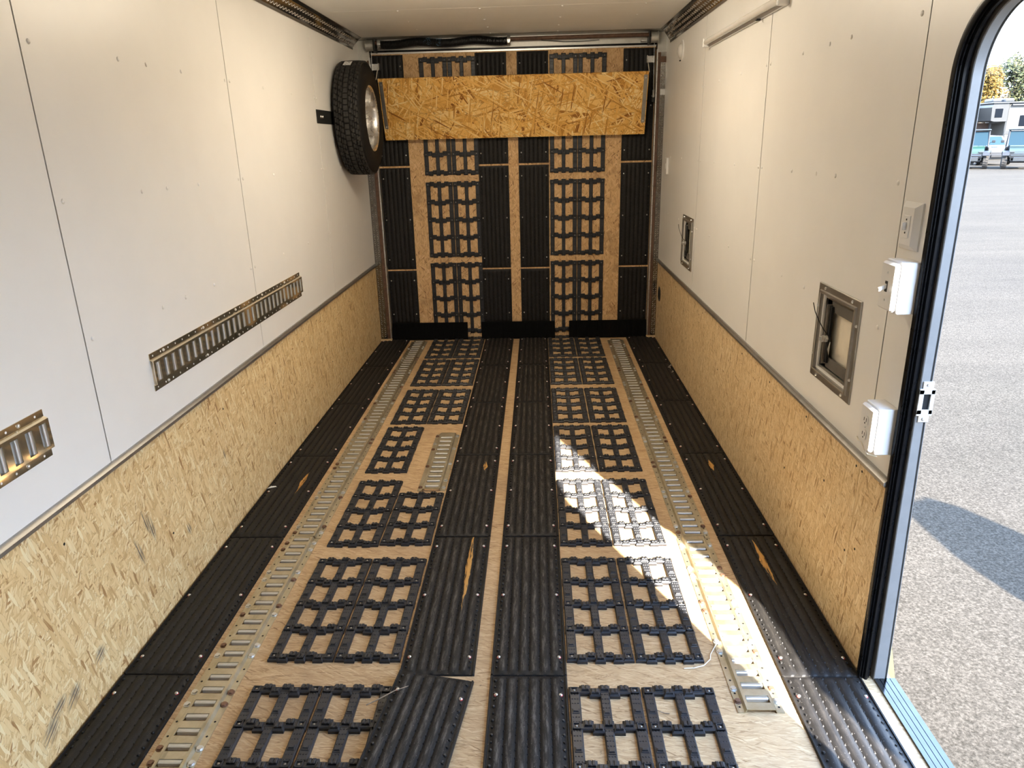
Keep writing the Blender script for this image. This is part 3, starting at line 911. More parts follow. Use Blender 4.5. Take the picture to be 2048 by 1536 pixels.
# ---------------- counterbalance spring and shaft over the ramp
YS = 5.425
sp = empty('ramp_spring', (0, YS, 0)); tag(sp, 'black wavy counterbalance spring on a brown shaft above the ramp', 'spring')
cl = [(-1.072+.888*i/90, 0, 2.128+.0065*sin((i/90)*pi*4.6+3.6)+.004*(i/90)) for i in range(91)]
vs = []
b = MB()
pts_, rad_ = [], []
for i in range(90*5):
    t = i/(90*5-1)*90; k = int(min(t, 89)); fr = t-k
    pts_.append(tuple(cl[k][j]*(1-fr)+cl[k+1][j]*fr for j in range(3)))
    rad_.append(.0285 if i % 4 < 2 else .0258)
b.tube(pts_, rad_, 12); b.build('coil', M['coil'], sp, 30)
b = MB(); b.cyl((-1.11,0,2.137),(.80,0,2.139),.0125,n=12); b.build('shaft', M['rust'], sp, 40)
b = MB()
for x in (-1.078, -.182): b.cyl((x-.011,0,2.130),(x+.011,0,2.130),.031,n=16)
b.cyl((-.182,-.034,2.118),(-.182,-.024,2.118),.008,n=8)
b.build('winding_cone', M['alu'], sp, 40)
for k in range(26):
    pass
b = MB()
for k in range(60):
    x = -.735+random.gauss(.0,.012) if k % 2 else -.66+random.gauss(0,.01)
    a = random.uniform(-2.3, .1)
    zc = 2.128+.0065*sin(((x+1.072)/.888)*pi*4.6+3.6)+.002
    p = Vector((x, .0292*sin(a)*1.0 - 0, zc + .0292*cos(a)))
    b.bbox(p.x-.002, p.x+.002, p.y-.002, p.y+.002, p.z-.001, p.z+.001, .0004)
b.build('paint_marks', M['blue'], sp)
for x, nm in ((-1.145, 'left'), (.812, 'right')):
    o = empty('cable_drum', (x, 0, 2.122), (0,0,0), sp)
    b = MB(); b.lathe([(.036,-.026),(.040,-.026),(.040,-.022),(.034,-.020),(.032,.018),(.040,.022),(.040,.026),(.036,.026)], 24, 'x', closed=True); b.build('spool', M['header'], o, 35)
    b = MB()
    for k in range(9): b.lathe([(.0335,-.0185+k*.0042),(.0355,-.0165+k*.0042),(.0335,-.0145+k*.0042)], 24, 'x')
    b.build('wound_cable', M['galv'], o, 40)
    sg = 1 if x < 0 else -1
    b = MB(); b.bbox(sg*.034-.004, sg*.034+.004, -.03, .06, -.045, .037, .002); b.build('bearing_plate', M['blackmat'], o)
    b = MB(); b.bbox(min(sg*.042,sg*.085), max(sg*.042,sg*.085), .03, .064, -.022, -.008, .002); b.build('foot', M['alu'], o)
# thin wire drooping under the shaft
b = MB(); b.tube([(.04,YS+.03,2.128),(.2,YS+.035,2.116),(.33,YS+.035,2.115),(.44,YS+.03,2.119)], .002, 6)
tag(b.build('thin_wire', M['blackmat'], None, 60), 'thin dark wire drooping below the spring shaft', 'wire')

# ---------------- hinge flaps at the foot of the ramp
for x0, x1, nm in ((-1.152,-.556,'left'), (-.447,.127,'middle'), (.236,.834,'right')):
    o = empty('rubber_flap', ((x0+x1)/2, YB-.046, .004), (radians(-6),0,0)); tag(o, 'plain black rubber flap along the foot of the ramp, %s of three' % nm, 'flap')
    w = (x1-x0)/2
    b = MB(); b.bbox(-w, w, 0, .006, 0, .136, .002); b.build('sheet', M['flap'], o)
    b = MB()
    nn = int(2*w/.012)
    for k in range(nn):
        x = -w+.006+k*(2*w-.012)/(nn-1)
        b.bbox(x-.0022, x+.0022, -.0015, .0005, .006, .130, .0007)
    stuff(b.build('ribs', M['flap'], o))

# ---------------- spare wheel
wh = empty('spare_wheel', (-1.139, 4.895, 1.63)); tag(wh, 'spare trailer tyre on a polished rim hung on the left wall', 'wheel')
b = MB()
tp = [(.192,.074),(.205,.088),(.235,.0965),(.268,.0965),(.298,.090),(.318,.083),(.330,.074)]
tp = tp + [(.3345,.06),(.3365,.03),(.337,0)]
tp = tp + [(r,-h) for r,h in reversed(tp[:-1])]
b.lathe(tp, 72, 'x'); tyre = b.build('tyre', M['tyre'], wh, 40)
b = MB()
NB = 62
def tread_block(xa, xb, t0, t1, r):
    vs = []
    for (x, t) in ((xa,t0),(xb,t0),(xb,t1),(xa,t1)):
        rr = r - .0035*(abs(x)/.07)**2
        for dr, sh in ((-.004,.94),(.0075,.80)):
            tm = (t0+t1)/2; xm = (xa+xb)/2
            tt = tm+(t-tm)*sh; xx = xm+(x-xm)*sh
            vs.append((xx, (rr+dr)*cos(tt), (rr+dr)*sin(tt)))
    b.add(vs, [(0,2,3,1),(2,4,5,3),(4,6,7,5),(6,0,1,7),(1,3,5,7)])
for rib, (xa, xb) in enumerate(((-.072,-.048),(-.044,-.020),(-.016,.016),(.020,.044),(.048,.072))):
    for k in range(NB):
        t0 = 2*pi*(k+.5*(rib % 2))/NB; dt = 2*pi/NB
        if rib == 2:
            tread_block(xa, xb, t0, t0+dt*.97, .3375)
        else:
            xm = (xa+xb)/2; s_ = .004 if k % 2 else -.004
            tread_block(xa, xm+s_, t0, t0+dt*.86, .3375)
            tread_block(xm+s_, xb, t0+dt*.25, t0+dt*1.08, .3375)
b.build('tread', M['tread'], tyre)
b = MB()
b.lathe([(.188,.066),(.196,.073),(.203,.082),(.199,.085),(.190,.080),(.184,.070),(.180,.040),(.176,-.02),(.170,-.03)], 64, 'x'); rim = b.build('rim', M['rim'], wh, 35)
b = MB(); b.lathe([(0,.004),(.04,.006),(.06,.002),(.062,-.02),(.0,-.02)], 40, 'x')
for k in range(5):
    for d in (-.13, .13):
        a = 2*pi*k/5 + .3
        a0, a1 = a+d*.6, a+d*1.25
        p0 = Vector((.0, .045*cos(a0), .045*sin(a0))); p1 = Vector((.022, .181*cos(a1), .181*sin(a1)))
        t = (p1-p0).cross(Vector((1,0,0))).normalized()
        b.add([p0+t*.012, p0-t*.012, p1-t*.010, p1+t*.010, p0+t*.012-Vector((.02,0,0)), p0-t*.012-Vector((.02,0,0)), p1-t*.010-Vector((.02,0,0)), p1+t*.010-Vector((.02,0,0))],
              [(0,1,2,3),(7,6,5,4),(0,4,5,1),(1,5,6,2),(2,6,7,3),(3,7,4,0)])
b.build('spokes', M['rim'], wh, 30)
b = MB(); b.lathe([(0,.026),(.018,.024),(.025,.012),(.026,.004)], 24, 'x'); b.build('hub_cap', M['blackmat'], wh, 40)
for k in range(5):
    a = 2*pi*k/5
    b = MB(); b.prism([(.0095*cos(pi/3*j)+.041*cos(a), .0095*sin(pi/3*j)+.041*sin(a)) for j in range(6)], .004, .02, 'x'); b.build('lug_nut', M['galv'], wh)
b = MB(); b.lathe([(0,-.04),(.17,-.04),(.17,-.035),(0,-.035)], 40, 'x'); b.build('back_disc', M['blackmat'], wh, 30)
# paper sticker on the tread
b = MB()
def tp_(x, t, r): return (x, r*cos(t), r*sin(t))
t0 = pi-radians(68); hw, ht = .024, .105
vs = []
for i in range(5):
    t = t0 - ht + 2*ht*i/4
    vs += [tp_(-.012-hw, t, .3455), tp_(-.012+hw, t, .3455)]
b.add(vs, [(2*i,2*i+1,2*i+3,2*i+2) for i in range(4)])
stk = b.build('sticker', M['paper'], tyre)
b = MB()
for k, (u, w_) in enumerate(((-.6,.3),(-.1,.2),(.3,.25),(-.5,.2),(.1,.45),(-.3,.6),(.35,.2))):
    t = t0 + ht*(.75-k*.24)
    x = -.012+u*hw
    b.add([tp_(x,t,.3459), tp_(x+w_*hw,t,.3459), tp_(x+w_*hw,t-.017,.3459), tp_(x,t-.017,.3459)], [(0,1,2,3)])
b.build('print', M['ink'], stk)
# wheel bracket on the wall
o = empty('wheel_bracket', (XL, 4.30, 1.63)); tag(o, 'flat black steel bracket carrying the spare tyre on the left wall', 'bracket')
b = MB(); b.bbox(.0003, .0040, -.012, .66, -.037, .037, .001); b.build('plate', M['blackmat'], o)
b = MB(); b.cyl((.004,.597,0),(.050,.597,0),.016,n=12); b.build('stud', M['galv'], o, 40)
for y in (.065, .10):
    b = MB(); b.lathe([(0,.010),(.006,.009),(.009,.005),(.009,.004)], 10, 'x', (0,y,.0)); b.build('bolt', M['steel'], o, 40)

# ---------------- right wall fittings
def hatch(yc, zc, label):
    o = empty('vent_hatch', (XR, yc, zc)); tag(o, label, 'hatch', 'aluminium vent hatches')
    W, Hh, f = .155, .1525, .030       # half width, half height, flange
    # four mitred flange bars with a stepped profile (u from outer edge inwards, out of the wall = -x)
    prof = [(0,0),(0,.003),(.002,.005),(.020,.0055),(.022,.011),(.027,.012),(.030,.010),(.030,-.004),(.0435,-.006),(.0435,-.010),(0.03,-.012),(.03,0)]
    for k in range(4):
        b = MB(); vs = []
        for end in (0,1):
            for u, h in prof:
                a = (W-u)*(1 if end else -1); c = Hh-u
                if k % 2: a = (Hh-u)*(1 if end else -1); c = W-u
                y, z = {0:(a,c), 1:(c,-a), 2:(-a,-c), 3:(-c,a)}[k]
                vs.append((-h, y, z))
        n = len(prof)
        b.add(vs, [(i,(i+1)%n,n+(i+1)%n,n+i) for i in range(n)] + [tuple(range(n)), tuple(range(n,2*n))])
        b.build('frame_bar', M['alu_hatch'], o)
    for y, z in ((.10,.141),(-.10,.141),(.10,-.141),(-.10,-.141),(.144,.08),(-.144,.08),(.144,-.08),(-.144,-.08)):
        b = MB(); b.lathe([(0,-.010),(.003,-.0095),(.005,-.0055)], 8, 'x', (0,y,z)); b.build('screw', M['steel'], o, 40)
    # recessed inner door leaf with a window opening onto the cream flap
    b = MB()
    iy, iz = .1105, .107
    for y0,y1,z0,z1 in ((-iy,-iy+.032,-iz,iz),(iy-.032,iy,-iz,iz),(-iy,iy,iz-.034,iz),(-iy,iy,-iz,-iz+.034)):
        b.box(.012,.018,y0,y1,z0,z1)
    b.build('inner_leaf', M['leaf'], o)
    b = MB(); b.box(.026,.030,-iy,iy,-iz,iz); b.build('outer_flap', M['cream'], o)
    b = MB(); b.box(-.004,.012,.074,.080,-.095,.095); b.build('edge_slat', M['alu_hatch'], o)
    b = MB(); b.box(.004,.011,.060,.074,-.09,.09); b.build('gap', M['dark'], o)
    # latch bolt
    lb = empty('latch_bolt', (-.002,.070,-.012), (0,0,0), o)
    b = MB(); b.cyl((-.018,0,0),(.012,0,0),.006,n=10); b.build('stem', M['galv'], lb, 40)
    b = MB()
    for x in (-.014,-.002): b.prism([(.0115*cos(pi/3*j), .0115*sin(pi/3*j)) for j in range(6)], x, x+.008, 'x')
    b.build('nut', M['galv'], lb)
    b = MB(); b.tube([(-.016,.002,.008),(-.03,.02,.03),(-.036,.045,.05),(-.040,.075,.073),(-.041,.095,.098)], .0013, 6); b.build('tie_tail', M['dark'], o, 60)
    b = MB(); b.tube([(-.012,.004,-.006),(-.014,.010,-.03),(-.010,.011,-.048),(-.012,.008,-.03),(-.014,.002,-.012)], .0016, 6); b.build('clip', M['steel'], o, 60)
    return o
hatch(2.148, .868, 'large-looking aluminium vent hatch in the right wall nearest the doorway')
hatch(4.407, .868, 'small-looking aluminium vent hatch in the right wall nearest the ramp')

# upper switch: low bevelled plate
o = empty('light_switch', (XR, 1.788, 1.250)); tag(o, 'low white switch plate with sloping edges, upper one beside the door frame', 'switch')
b = MB()
w, h, t = .043, .056, .015
b.add([(0,-w,-h),(0,w,-h),(0,w,h),(0,-w,h),(-.004,-w,-h),(-.004,w,-h),(-.004,w,h),(-.004,-w,h),(-t,-w+.016,-h+.012),(-t,w-.016,-h+.012),(-t,w-.016,h-.012),(-t,-w+.016,h-.012)],
      [(0,1,5,4),(1,2,6,5),(2,3,7,6),(3,0,4,7),(4,5,9,8),(5,6,10,9),(6,7,11,10),(7,4,8,11),(8,9,10,11)])
b.build('plate', M['plate'], o)
b = MB(); b.bbox(-t-.002, -t+.001, -.016, .016, -.026, .026, .001); b.build('insert', M['plate'], o)
b = MB(); b.bbox(-t-.011, -t-.001, -.004, .004, -.009, .010, .002); b.build('toggle', M['plate'], o)
for z in (.016, -.015):
    b = MB(); b.lathe([(0,-t-.0031),(.0022,-t-.0029),(.0026,-t-.002)], 8, 'x', (0,0,z)); b.build('screw', M['slot'], o)
# surface box with a toggle switch
def wbox(name, label, cat, yc, zc):
    o = empty(name, (XR, yc, zc)); tag(o, label, cat)
    w, h, d = .0365, .058, .060
    b = MB()
    b.bbox(-.046, -.0004, -w-.004, w+.004, -h-.004, h+.004, .002)
    b.build('back_box', M['plate'], o)
    b = MB()
    b.bbox(-d, -.0462, -w, w, -h, h, .005)
    b.build('face_plate', M['plate'], o)
    return o, -d
o, fx = wbox('toggle_switch', 'deep white box with a toggle lever, middle of the three by the door frame', 'switch', 1.752, 1.112)
b = MB(); b.bbox(fx-.0012, fx+.001, -.006, .006, -.013, .013, .0005); b.build('lever_slot', M['slot'], o)
b = MB(); b.add([(fx,-.004,-.004),(fx,.004,-.004),(fx,.004,.007),(fx,-.004,.007),(fx-.018,-.0035,-.012),(fx-.018,.0035,-.012),(fx-.018,.0035,-.004),(fx-.018,-.0035,-.004)],
              [(0,1,5,4),(1,2,6,5),(2,3,7,6),(3,0,4,7),(4,5,6,7)]); b.build('lever', M['plate'], o)
for z in (.033,-.033):
    b = MB(); b.lathe([(0,fx-.0016),(.0025,fx-.0012),(.0032,fx)], 8, 'x', (0,0,z)); b.build('screw', M['galv'], o)
o, fx = wbox('power_outlet', 'deep white box with a double power outlet, just above the base board', 'outlet', 1.756, .743)
for z in (.0195,-.0195):
    b = MB(); b.prism([(.0165*max(-.8,min(.8,cos(2*pi*k/24))), z+.0145*sin(2*pi*k/24)) for k in range(24)], fx-.0025, fx+.001, 'x'); soc = b.build('socket', M['plate'], o)
    for y, hh in ((-.0062,.0042),(.0062,.0034)):
        b = MB(); b.box(fx-.0030, fx-.0024, y-.0011, y+.0011, z+.001-hh, z+.003+hh); b.build('slit', M['slot'], soc)
    b = MB(); b.cyl((fx-.0030,0,z-.0075),(fx-.0024,0,z-.0075),.0024,n=10); b.build('ground_hole', M['slot'], soc)
b = MB(); b.lathe([(0,fx-.0014),(.002,fx-.001),(.0026,fx)], 8, 'x'); b.build('screw', M['galv'], o)
b = MB(); b.tube([(fx-.0012,.035,-.040),(fx-.002,.022,-.046),(fx-.0015,.008,-.043),(fx-.002,.0,-.047),(fx-.001,-.010,-.056),(fx+.004,-.02,-.066),(fx+.03,-.022,-.074)], .0014, 6); b.build('tape_tag', M['string'], o, 60)

# strip light, dome light, small plate, grommet
o = empty('strip_light', (XR, 3.485, 1.925)); tag(o, 'slim unlit tube light high on the right wall', 'lamp')
b = MB(); b.prism([(-.0003,-.020),(-.012,-.020),(-.022,-.012),(-.022,.012),(-.012,.020),(-.0003,.020)], -.60, .60, 'y'); b.build('housing', M['alu'], o, 30)
b = MB(); b.cyl((-.028,-.585,.002),(-.028,.585,.002),.0135,n=14); b.build('tube_cover', M['pvc'], o, 40)
for s_ in (-1,1):
    b = MB(); b.bbox(-.042, -.0003, s_*.605-.012, s_*.605+.012, -.022, .022, .004); b.build('end_cap', M['plate'], o)
b = MB(); b.bbox(-.026,-.008,-.30,-.285,-.027,-.019,.002); b.build('switch', M['blackmat'], o)
o = empty('dome_light', (XR, 4.865, 1.972)); tag(o, 'small round white dome light on the right wall near the ramp', 'lamp')
b = MB(); b.lathe([(0,-.010),(.050,-.010),(.060,-.006),(.062,-.0003)], 32, 'x'); b.build('base', M['plate'], o, 40)
b = MB(); b.lathe([(0,-.030),(.020,-.028),(.036,-.020),(.044,-.0102)], 32, 'x'); b.build('lens', M['pvc'], o, 40)
b = MB(); b.bbox(-.016,-.006,-.01,.01,-.058,-.05,.002); b.build('switch', M['slot'], o)
o = empty('wall_switch', (XR, 5.20, 1.285)); tag(o, 'narrow white switch plate on the right wall beside the ramp post', 'switch')
b = MB(); b.bbox(-.016, -.0003, -.035, .035, -.055, .055, .004); b.build('plate', M['plate'], o)
b = MB(); b.bbox(-.019, -.0155, -.010, .010, -.018, .018, .001); b.build('rocker', M['plate'], o)
o = empty('cable_grommet', (XR, 5.322, .368)); tag(o, 'oval-looking black grommet in the right base board by the ramp', 'grommet')
b = MB(); b.lathe([(.040,-.0004),(.046,-.0030),(.052,-.0030),(.055,-.0003)], 28, 'x'); b.build('ring', M['blackmat'], o, 40)
b = MB(); b.lathe([(0,-.0006),(.041,-.0006)], 28, 'x'); b.build('opening', M['dark'], o)

# ---------------- ceiling lamps added above the frame to fill the dark far end
t = NT('fill_lamp_lens')
t.t.nodes.remove(t.b)
em = t.n('ShaderNodeEmission'); em.inputs['Color'].default_value = (1.0, .86, .66, 1); em.inputs['Strength'].default_value = FILL_LAMP
t.l(em.outputs[0], t.out.inputs[0])
M['lit'] = t.m
for x, y, nm in ((-.42, 3.45, 'left of three in a row'), (-.17, 3.45, 'middle of three in a row'), (.08, 3.45, 'right of three in a row')):
    o = empty('added_fill_lamp', (x, y, ZC)); tag(o, 'added round ceiling lamp for fill light, ' + nm, 'lamp', 'added fill lamps')
    b = MB(); b.lathe([(0,-.006),(.105,-.006),(.112,-.002),(.112,-.0003)], 32, 'z'); b.build('base', M['plate'], o, 40)
    b = MB(); b.lathe([(0,-.090),(.060,-.088),(.086,-.076),(.092,-.0065)], 32, 'z'); b.build('lens', M['lit'], o, 50)

# ---------------- small litter
b = MB(); b.tube([(-.482,1.560,.021),(-.45,1.577,.026),(-.41,1.598,.036),(-.374,1.615,.037)], [.0018,.0016,.0014,.001], 6)
tag(b.build('twig', M['twig'], None, 60), 'thin dry twig lying across the near traction grid and crooked mat', 'twig')
b = MB(); b.tube([(.530,1.838,.006),(.512,1.81,.003),(.500,1.79,.003),(.494,1.768,.003),(.470,1.742,.003),(.44,1.731,.003),(.41,1.729,.003)], .0016, 6)
tag(b.build('string', M['string'], None, 60), 'loose pale string on the floor by the right rail', 'string')
b = MB(); b.add([(-1.232,2.876,.0125),(-1.212,2.885,.0125),(-1.192,2.894,.0125),(-1.200,2.902,.0128),(-1.222,2.901,.013),(-1.212,2.89,.016),(-1.212,2.89,.0115)], [(0,1,5),(1,2,5),(2,3,5),(3,4,5),(4,0,5),(1,0,6),(2,1,6),(3,2,6),(4,3,6),(0,4,6)])
tag(b.build('paper_scrap', M['paper']), 'small white paper scrap on the left mat by the wall', 'scrap')
for k, (x, y, a) in enumerate(((.880,4.655,.4),(.872,4.60,1.2),(.868,4.52,.2))):
    b = MB(); b.tube([(x,y,.0125),(x+.012*cos(a),y+.02*sin(a),.014),(x+.02*cos(a+.8),y+.035*sin(a+.8),.0125)], .0014, 5)
    tag(b.build('wire_clipping', M['string'], None, 60), ['far', 'middle', 'near'][k]+' pale wire clipping on the right mat by the wall', 'clipping', 'wire clippings on the right mat')
for k, (x, y) in enumerate(((.206,1.58),(.365,1.505),(.352,1.60),(.135,1.555))):
    pass
b = MB(); b.tube([(.295,1.585,.002),(.305,1.567,.004),(.322,1.555,.004),(.338,1.556,.002)], .0012, 5)
tag(b.build('dry_stem', M['twig'], None, 60), 'curled dry grass stem inside the near right traction grid', 'stem')

# ================================================================== OUTSIDE
t = NT('asphalt')
ob = t.obj()
n1 = t.noise(ob, 95, 4, .7); n2 = t.noise(ob, .35, 4, .6); n3 = t.noise(t.mapping(ob, scale=(.25,2.4,1)), 1.2, 4, .6)
c = t.ramp(n1, [(.32,(.016,.0142,.0115)), (.5,(.036,.0314,.0255)), (.68,(.065,.0570,.0470))])
c = t.mix(.6, c, t.ramp(n2, [(.3,(.82,.82,.82)),(.7,(1.1,1.08,1.04))]), 'MULTIPLY')
c = t.mix(.35, c, t.ramp(n3, [(.35,(.75,.74,.72)),(.65,(1.12,1.1,1.07))]), 'MULTIPLY')
t.col(c); t.pbr(1.0, 0, .03); t.bump(n1, .4, .004)
M['asphalt'] = t.m
b = MB()
b.add([(-90,-60,GZ),(130,-60,GZ),(130,140,GZ),(-90,140,GZ)], [(0,1,2,3)])
struct(b.build('ground', M['asphalt']), 'sunlit grey asphalt yard outside the doorway')
M['yellow'] = simple('yellow_road_paint', (.060,.046,.006), .8, 0, .15, 40)
b = MB()
d = Vector((.37,.93)); p = Vector((-d.y, d.x))
e1 = Vector((1.465,2.60)); e0 = e1 - d*1.9
pl = [e1, e1+p*.13, e0+p*.13, e0]
b.add([(q.x,q.y,GZ+.004) for q in pl]+[(q.x,q.y,GZ) for q in pl], [(0,1,2,3),(0,4,5,1),(1,5,6,2),(2,6,7,3),(3,7,4,0)])
tag(b.build('painted_line', M['yellow']), 'yellow painted line on the asphalt beside the door sill', 'line')

# unseen feather shape, added to cast the blue shadow on the asphalt
M['shade_caster'] = simple('navy_shade_cloth', (.05,.08,.20), .8, 0, .05, 10)
fl = empty('feather_shade_caster', (3.40, 1.2, GZ)); tag(fl, 'feather-shaped shade caster added outside to the right of the doorway', 'shade_caster')
out = [(-.02,.35),(-.35,.62),(-.55,1.0),(-.60,1.36),(-.57,1.50),(-.53,1.66),(-.44,1.86),(-.36,2.03),(-.24,2.13),(-.11,2.16),(-.03,2.06),(-.005,1.84)]
b = MB(); b.prism(out, -.002, .002, 'y'); b.build('sail', M['shade_caster'], fl)
b = MB(); b.tube([(0,0,0),(0,0,1.2),(-.004,0,1.85),(-.03,0,2.07),(-.11,0,2.172)], .011, 8); b.build('pole', M['blackmat'], fl, 60)
b = MB(); b.lathe([(0,.03),(.10,.03),(.16,.012),(.165,0)], 24, 'z'); b.build('base', M['blackmat'], fl, 40)

# unseen board added outside, behind the doorway, to shade the sill
M['board_white'] = simple('white_shade_board', (.22,.22,.22), .6, 0, .05, 10)
o = empty('shade_board', (1.42, .56, GZ)); tag(o, 'tall blank folding board added outside behind the doorway as shade', 'shade_panel')
for sx in (-1,1):
    b = MB(); b.prism([(-.26,.03),(.27,.03),(.27,1.82),(-.26,1.66)], sx*.055-.008, sx*.055+.008, 'x'); b.build('panel', M['board_white'], o)
    for y in (-.24,.25):
        b = MB(); b.bbox(sx*.055-.012, sx*.055+.012, y-.015, y+.015, 0, .06, .003); b.build('foot', M['blackmat'], o)
b = MB(); b.tube([(0,-.24,1.66),(0,.25,1.81)], .012, 8); b.bbox(-.06,.06,-.02,.02,1.0,1.012,.002); b.build('hinge_bar', M['blackmat'], o)

o = empty('tall_shade_sheet', (1.33, .774, GZ)); tag(o, 'narrow plain upright sheet added outside as shade, close to the trailer side', 'shade_caster')  # unseen sheet added to keep sun off the jamb and switch boxes
b = MB(); b.bbox(-.004,.004,-.126,.126,.06,3.10,.001); b.build('sheet', M['board_white'], o)
b = MB(); b.bbox(-.016,.016,-.13,.13,0,.06,.005); b.build('cassette', M['blackmat'], o)
b = MB(); b.cyl((0,-.128,3.105),(0,.128,3.105),.009,n=10); b.build('top_rail', M['blackmat'], o, 40)

def glass(name, c, rough=.08):
    t = NT(name); t.col(c); t.pbr(rough+.1, 0, .06); return t.m
M['tint'] = glass('blue_tinted_screen', (.012,.024,.032))
M['darkglass'] = glass('dark_window', (.002,.003,.005))
M['green'] = simple('green_bodywork', (.009,.028,.017), .35, 0, .05, 4)
M['greygreen'] = simple('grey_green_bodywork', (.013,.021,.019), .35, 0, .05, 4)
M['lamp'] = simple('lamp_lens', (.026,.028,.030), .15)
M['susp'] = simple('suspension_grey', (.010,.010,.011), .5, .3, .2, 10)
M['mudtyre'] = simple('dusty_tyre', (.022,.019,.016), .9, 0, .3, 10)
M['seat'] = simple('dark_seat', (.008,.010,.013), .7)
HEAD = math.atan2(-24.9, 42.5)      # the machines face the camera

def utv(px, py, paint, label, turn=0.0):
    o = empty('utility_vehicle', (px, py, GZ), (0,0,HEAD+turn)); tag(o, label, 'vehicle', 'side-by-side utility vehicles')
    # local: front is -y, x to the right
    TR = .40
    for sx in (-1,1):
        for y in (-.95, 1.05):
            w = empty('wheel', (sx*.66, y, TR), (0,0,0), o)
            b = MB(); b.lathe([(.20,-.11),(.34,-.125),(.385,-.11),(.39,0),(.385,.11),(.34,.125),(.20,.11)], 28, 'x')
            for k in range(20):
                a = 2*pi*k/20
                for s2 in (-1,1):
                    aa = a + (.08 if s2 > 0 else 0)
                    c_ = Vector((s2*.06, .388*cos(aa), .388*sin(aa))); tt = Vector((0,-sin(aa),cos(aa))); rr = Vector((0,cos(aa),sin(aa))); xx = Vector((1,0,0))
                    b.add([c_+xx*i_*.055+tt*j_*.028+rr*k_ for k_ in (-.01,.016) for i_, j_ in ((-1,-1),(1,-1),(1,1),(-1,1))], [(0,1,5,4),(1,2,6,5),(2,3,7,6),(3,0,4,7),(4,5,6,7)])
            b.build('tyre', M['mudtyre'], w)
            b = MB(); b.lathe([(0,sx*.09),(.06,sx*.10),(.19,sx*.07),(.21,sx*.11),(.21,-sx*.09)], 24, 'x'); b.build('rim', M['susp'], w, 40)
            b = MB(); b.tube([(sx*.60,y,TR),(sx*.25,y+.05,TR+.06)], .03, 8); b.tube([(sx*.58,y,TR-.06),(sx*.22,y+.1,TR-.06)], .025, 8)
            b.tube([(sx*.5,y+.02,TR+.02),(sx*.34,y+.08,TR+.48)], .05, 8); b.build('suspension', M['susp'], o, 50)
            # fender
            b = MB(); fp = [(y-.50,TR+.30),(y-.40,TR+.47),(y,TR+.54),(y+.42,TR+.45),(y+.48,TR+.30),(y+.44,TR+.29),(y+.38,TR+.41),(y,TR+.49),(y-.37,TR+.43),(y-.46,TR+.29)]
            b.prism(fp, min(sx*.48,sx*.80), max(sx*.48,sx*.80), 'x'); b.build('fender', M['susp'], o)
    b = MB(); b.bbox(-.45,.45,-1.1,1.4,.32,.52,.05); b.build('chassis', M['susp'], o)
    b = MB(); b.prism([(-1.32,.72),(-1.30,.92),(-1.05,1.05),(-.42,1.20),(-.40,.62),(-1.2,.60)], -.52, .52, 'x'); b.build('hood', paint, o)
    b = MB(); b.bbox(-.50,.50,-1.37,-1.30,.58,.80,.03); b.build('grille', M['susp'], o)
    for sx in (-1,1):
        b = MB(); b.bbox(sx*.40-.13,sx*.40+.13,-1.36,-1.20,.82,.93,.03); b.build('headlight', M['lamp'], o)
    b = MB(); b.tube([(-.42,-1.40,.45),(-.42,-1.48,.70),(.42,-1.48,.70),(.42,-1.40,.45)], .025, 8); b.bbox(-.30,.30,-1.46,-1.40,.40,.62,.02); b.build('bumper', M['lamp'], o)
    b = MB(); b.prism([(-.50,1.20),(-.20,1.92),(-.18,1.92),(-.48,1.20)], -.60, .60, 'x'); b.build('windscreen', M['tint'], o)
    b = MB()
    for sx in (-1,1):
        b.tube([(sx*.66,-.52,1.10),(sx*.62,-.20,1.95),(sx*.62,.80,1.97),(sx*.68,1.05,1.0)], .038, 8)
        b.tube([(sx*.68,-.50,1.10),(sx*.70,-.40,.60)], .04, 8)
    b.build('roll_cage', M['susp'], o, 50)
    b = MB(); b.bbox(-.70,.70,-.32,.92,1.96,2.05,.04); b.build('roof', M['lamp'], o)
    for sx in (-1,1):
        b = MB(); b.bbox(sx*.69-.03,sx*.69+.03,-.42,.75,.62,1.10,.03); b.build('door', paint, o)
        b = MB(); b.bbox(sx*.33-.24,sx*.33+.24,.10,.62,.72,.90,.05); b.bbox(sx*.33-.24,sx*.33+.24,.52,.70,.85,1.50,.05); b.build('seat', M['seat'], o)
        b = MB(); b.tube([(sx*.66,-.42,1.30),(sx*.84,-.44,1.40)], .015, 6); b.bbox(sx*.88-.08,sx*.88+.08,-.48,-.42,1.34,1.48,.02); b.build('mirror', M['susp'], o)
    b = MB(); tor = [(.17*cos(2*pi*k/20)+.33, -.12-.06*sin(2*pi*k/20), 1.22+.16*sin(2*pi*k/20)) for k in range(21)]
    b.tube(tor, .016, 6); b.tube([(.33,-.12,1.22),(.33,-.35,1.10)], .02, 6); b.build('steering_wheel', M['susp'], o, 50)
    b = MB(); b.bbox(-.70,.70,.80,1.75,.85,1.15,.04); b.build('cargo_bed', M['susp'], o)
utv(24.30, 42.85, M['green'], 'green side-by-side utility vehicle parked outside, nearer the door jamb')
utv(26.05, 41.55, M['greygreen'], 'grey-green side-by-side utility vehicle parked outside at the picture edge')

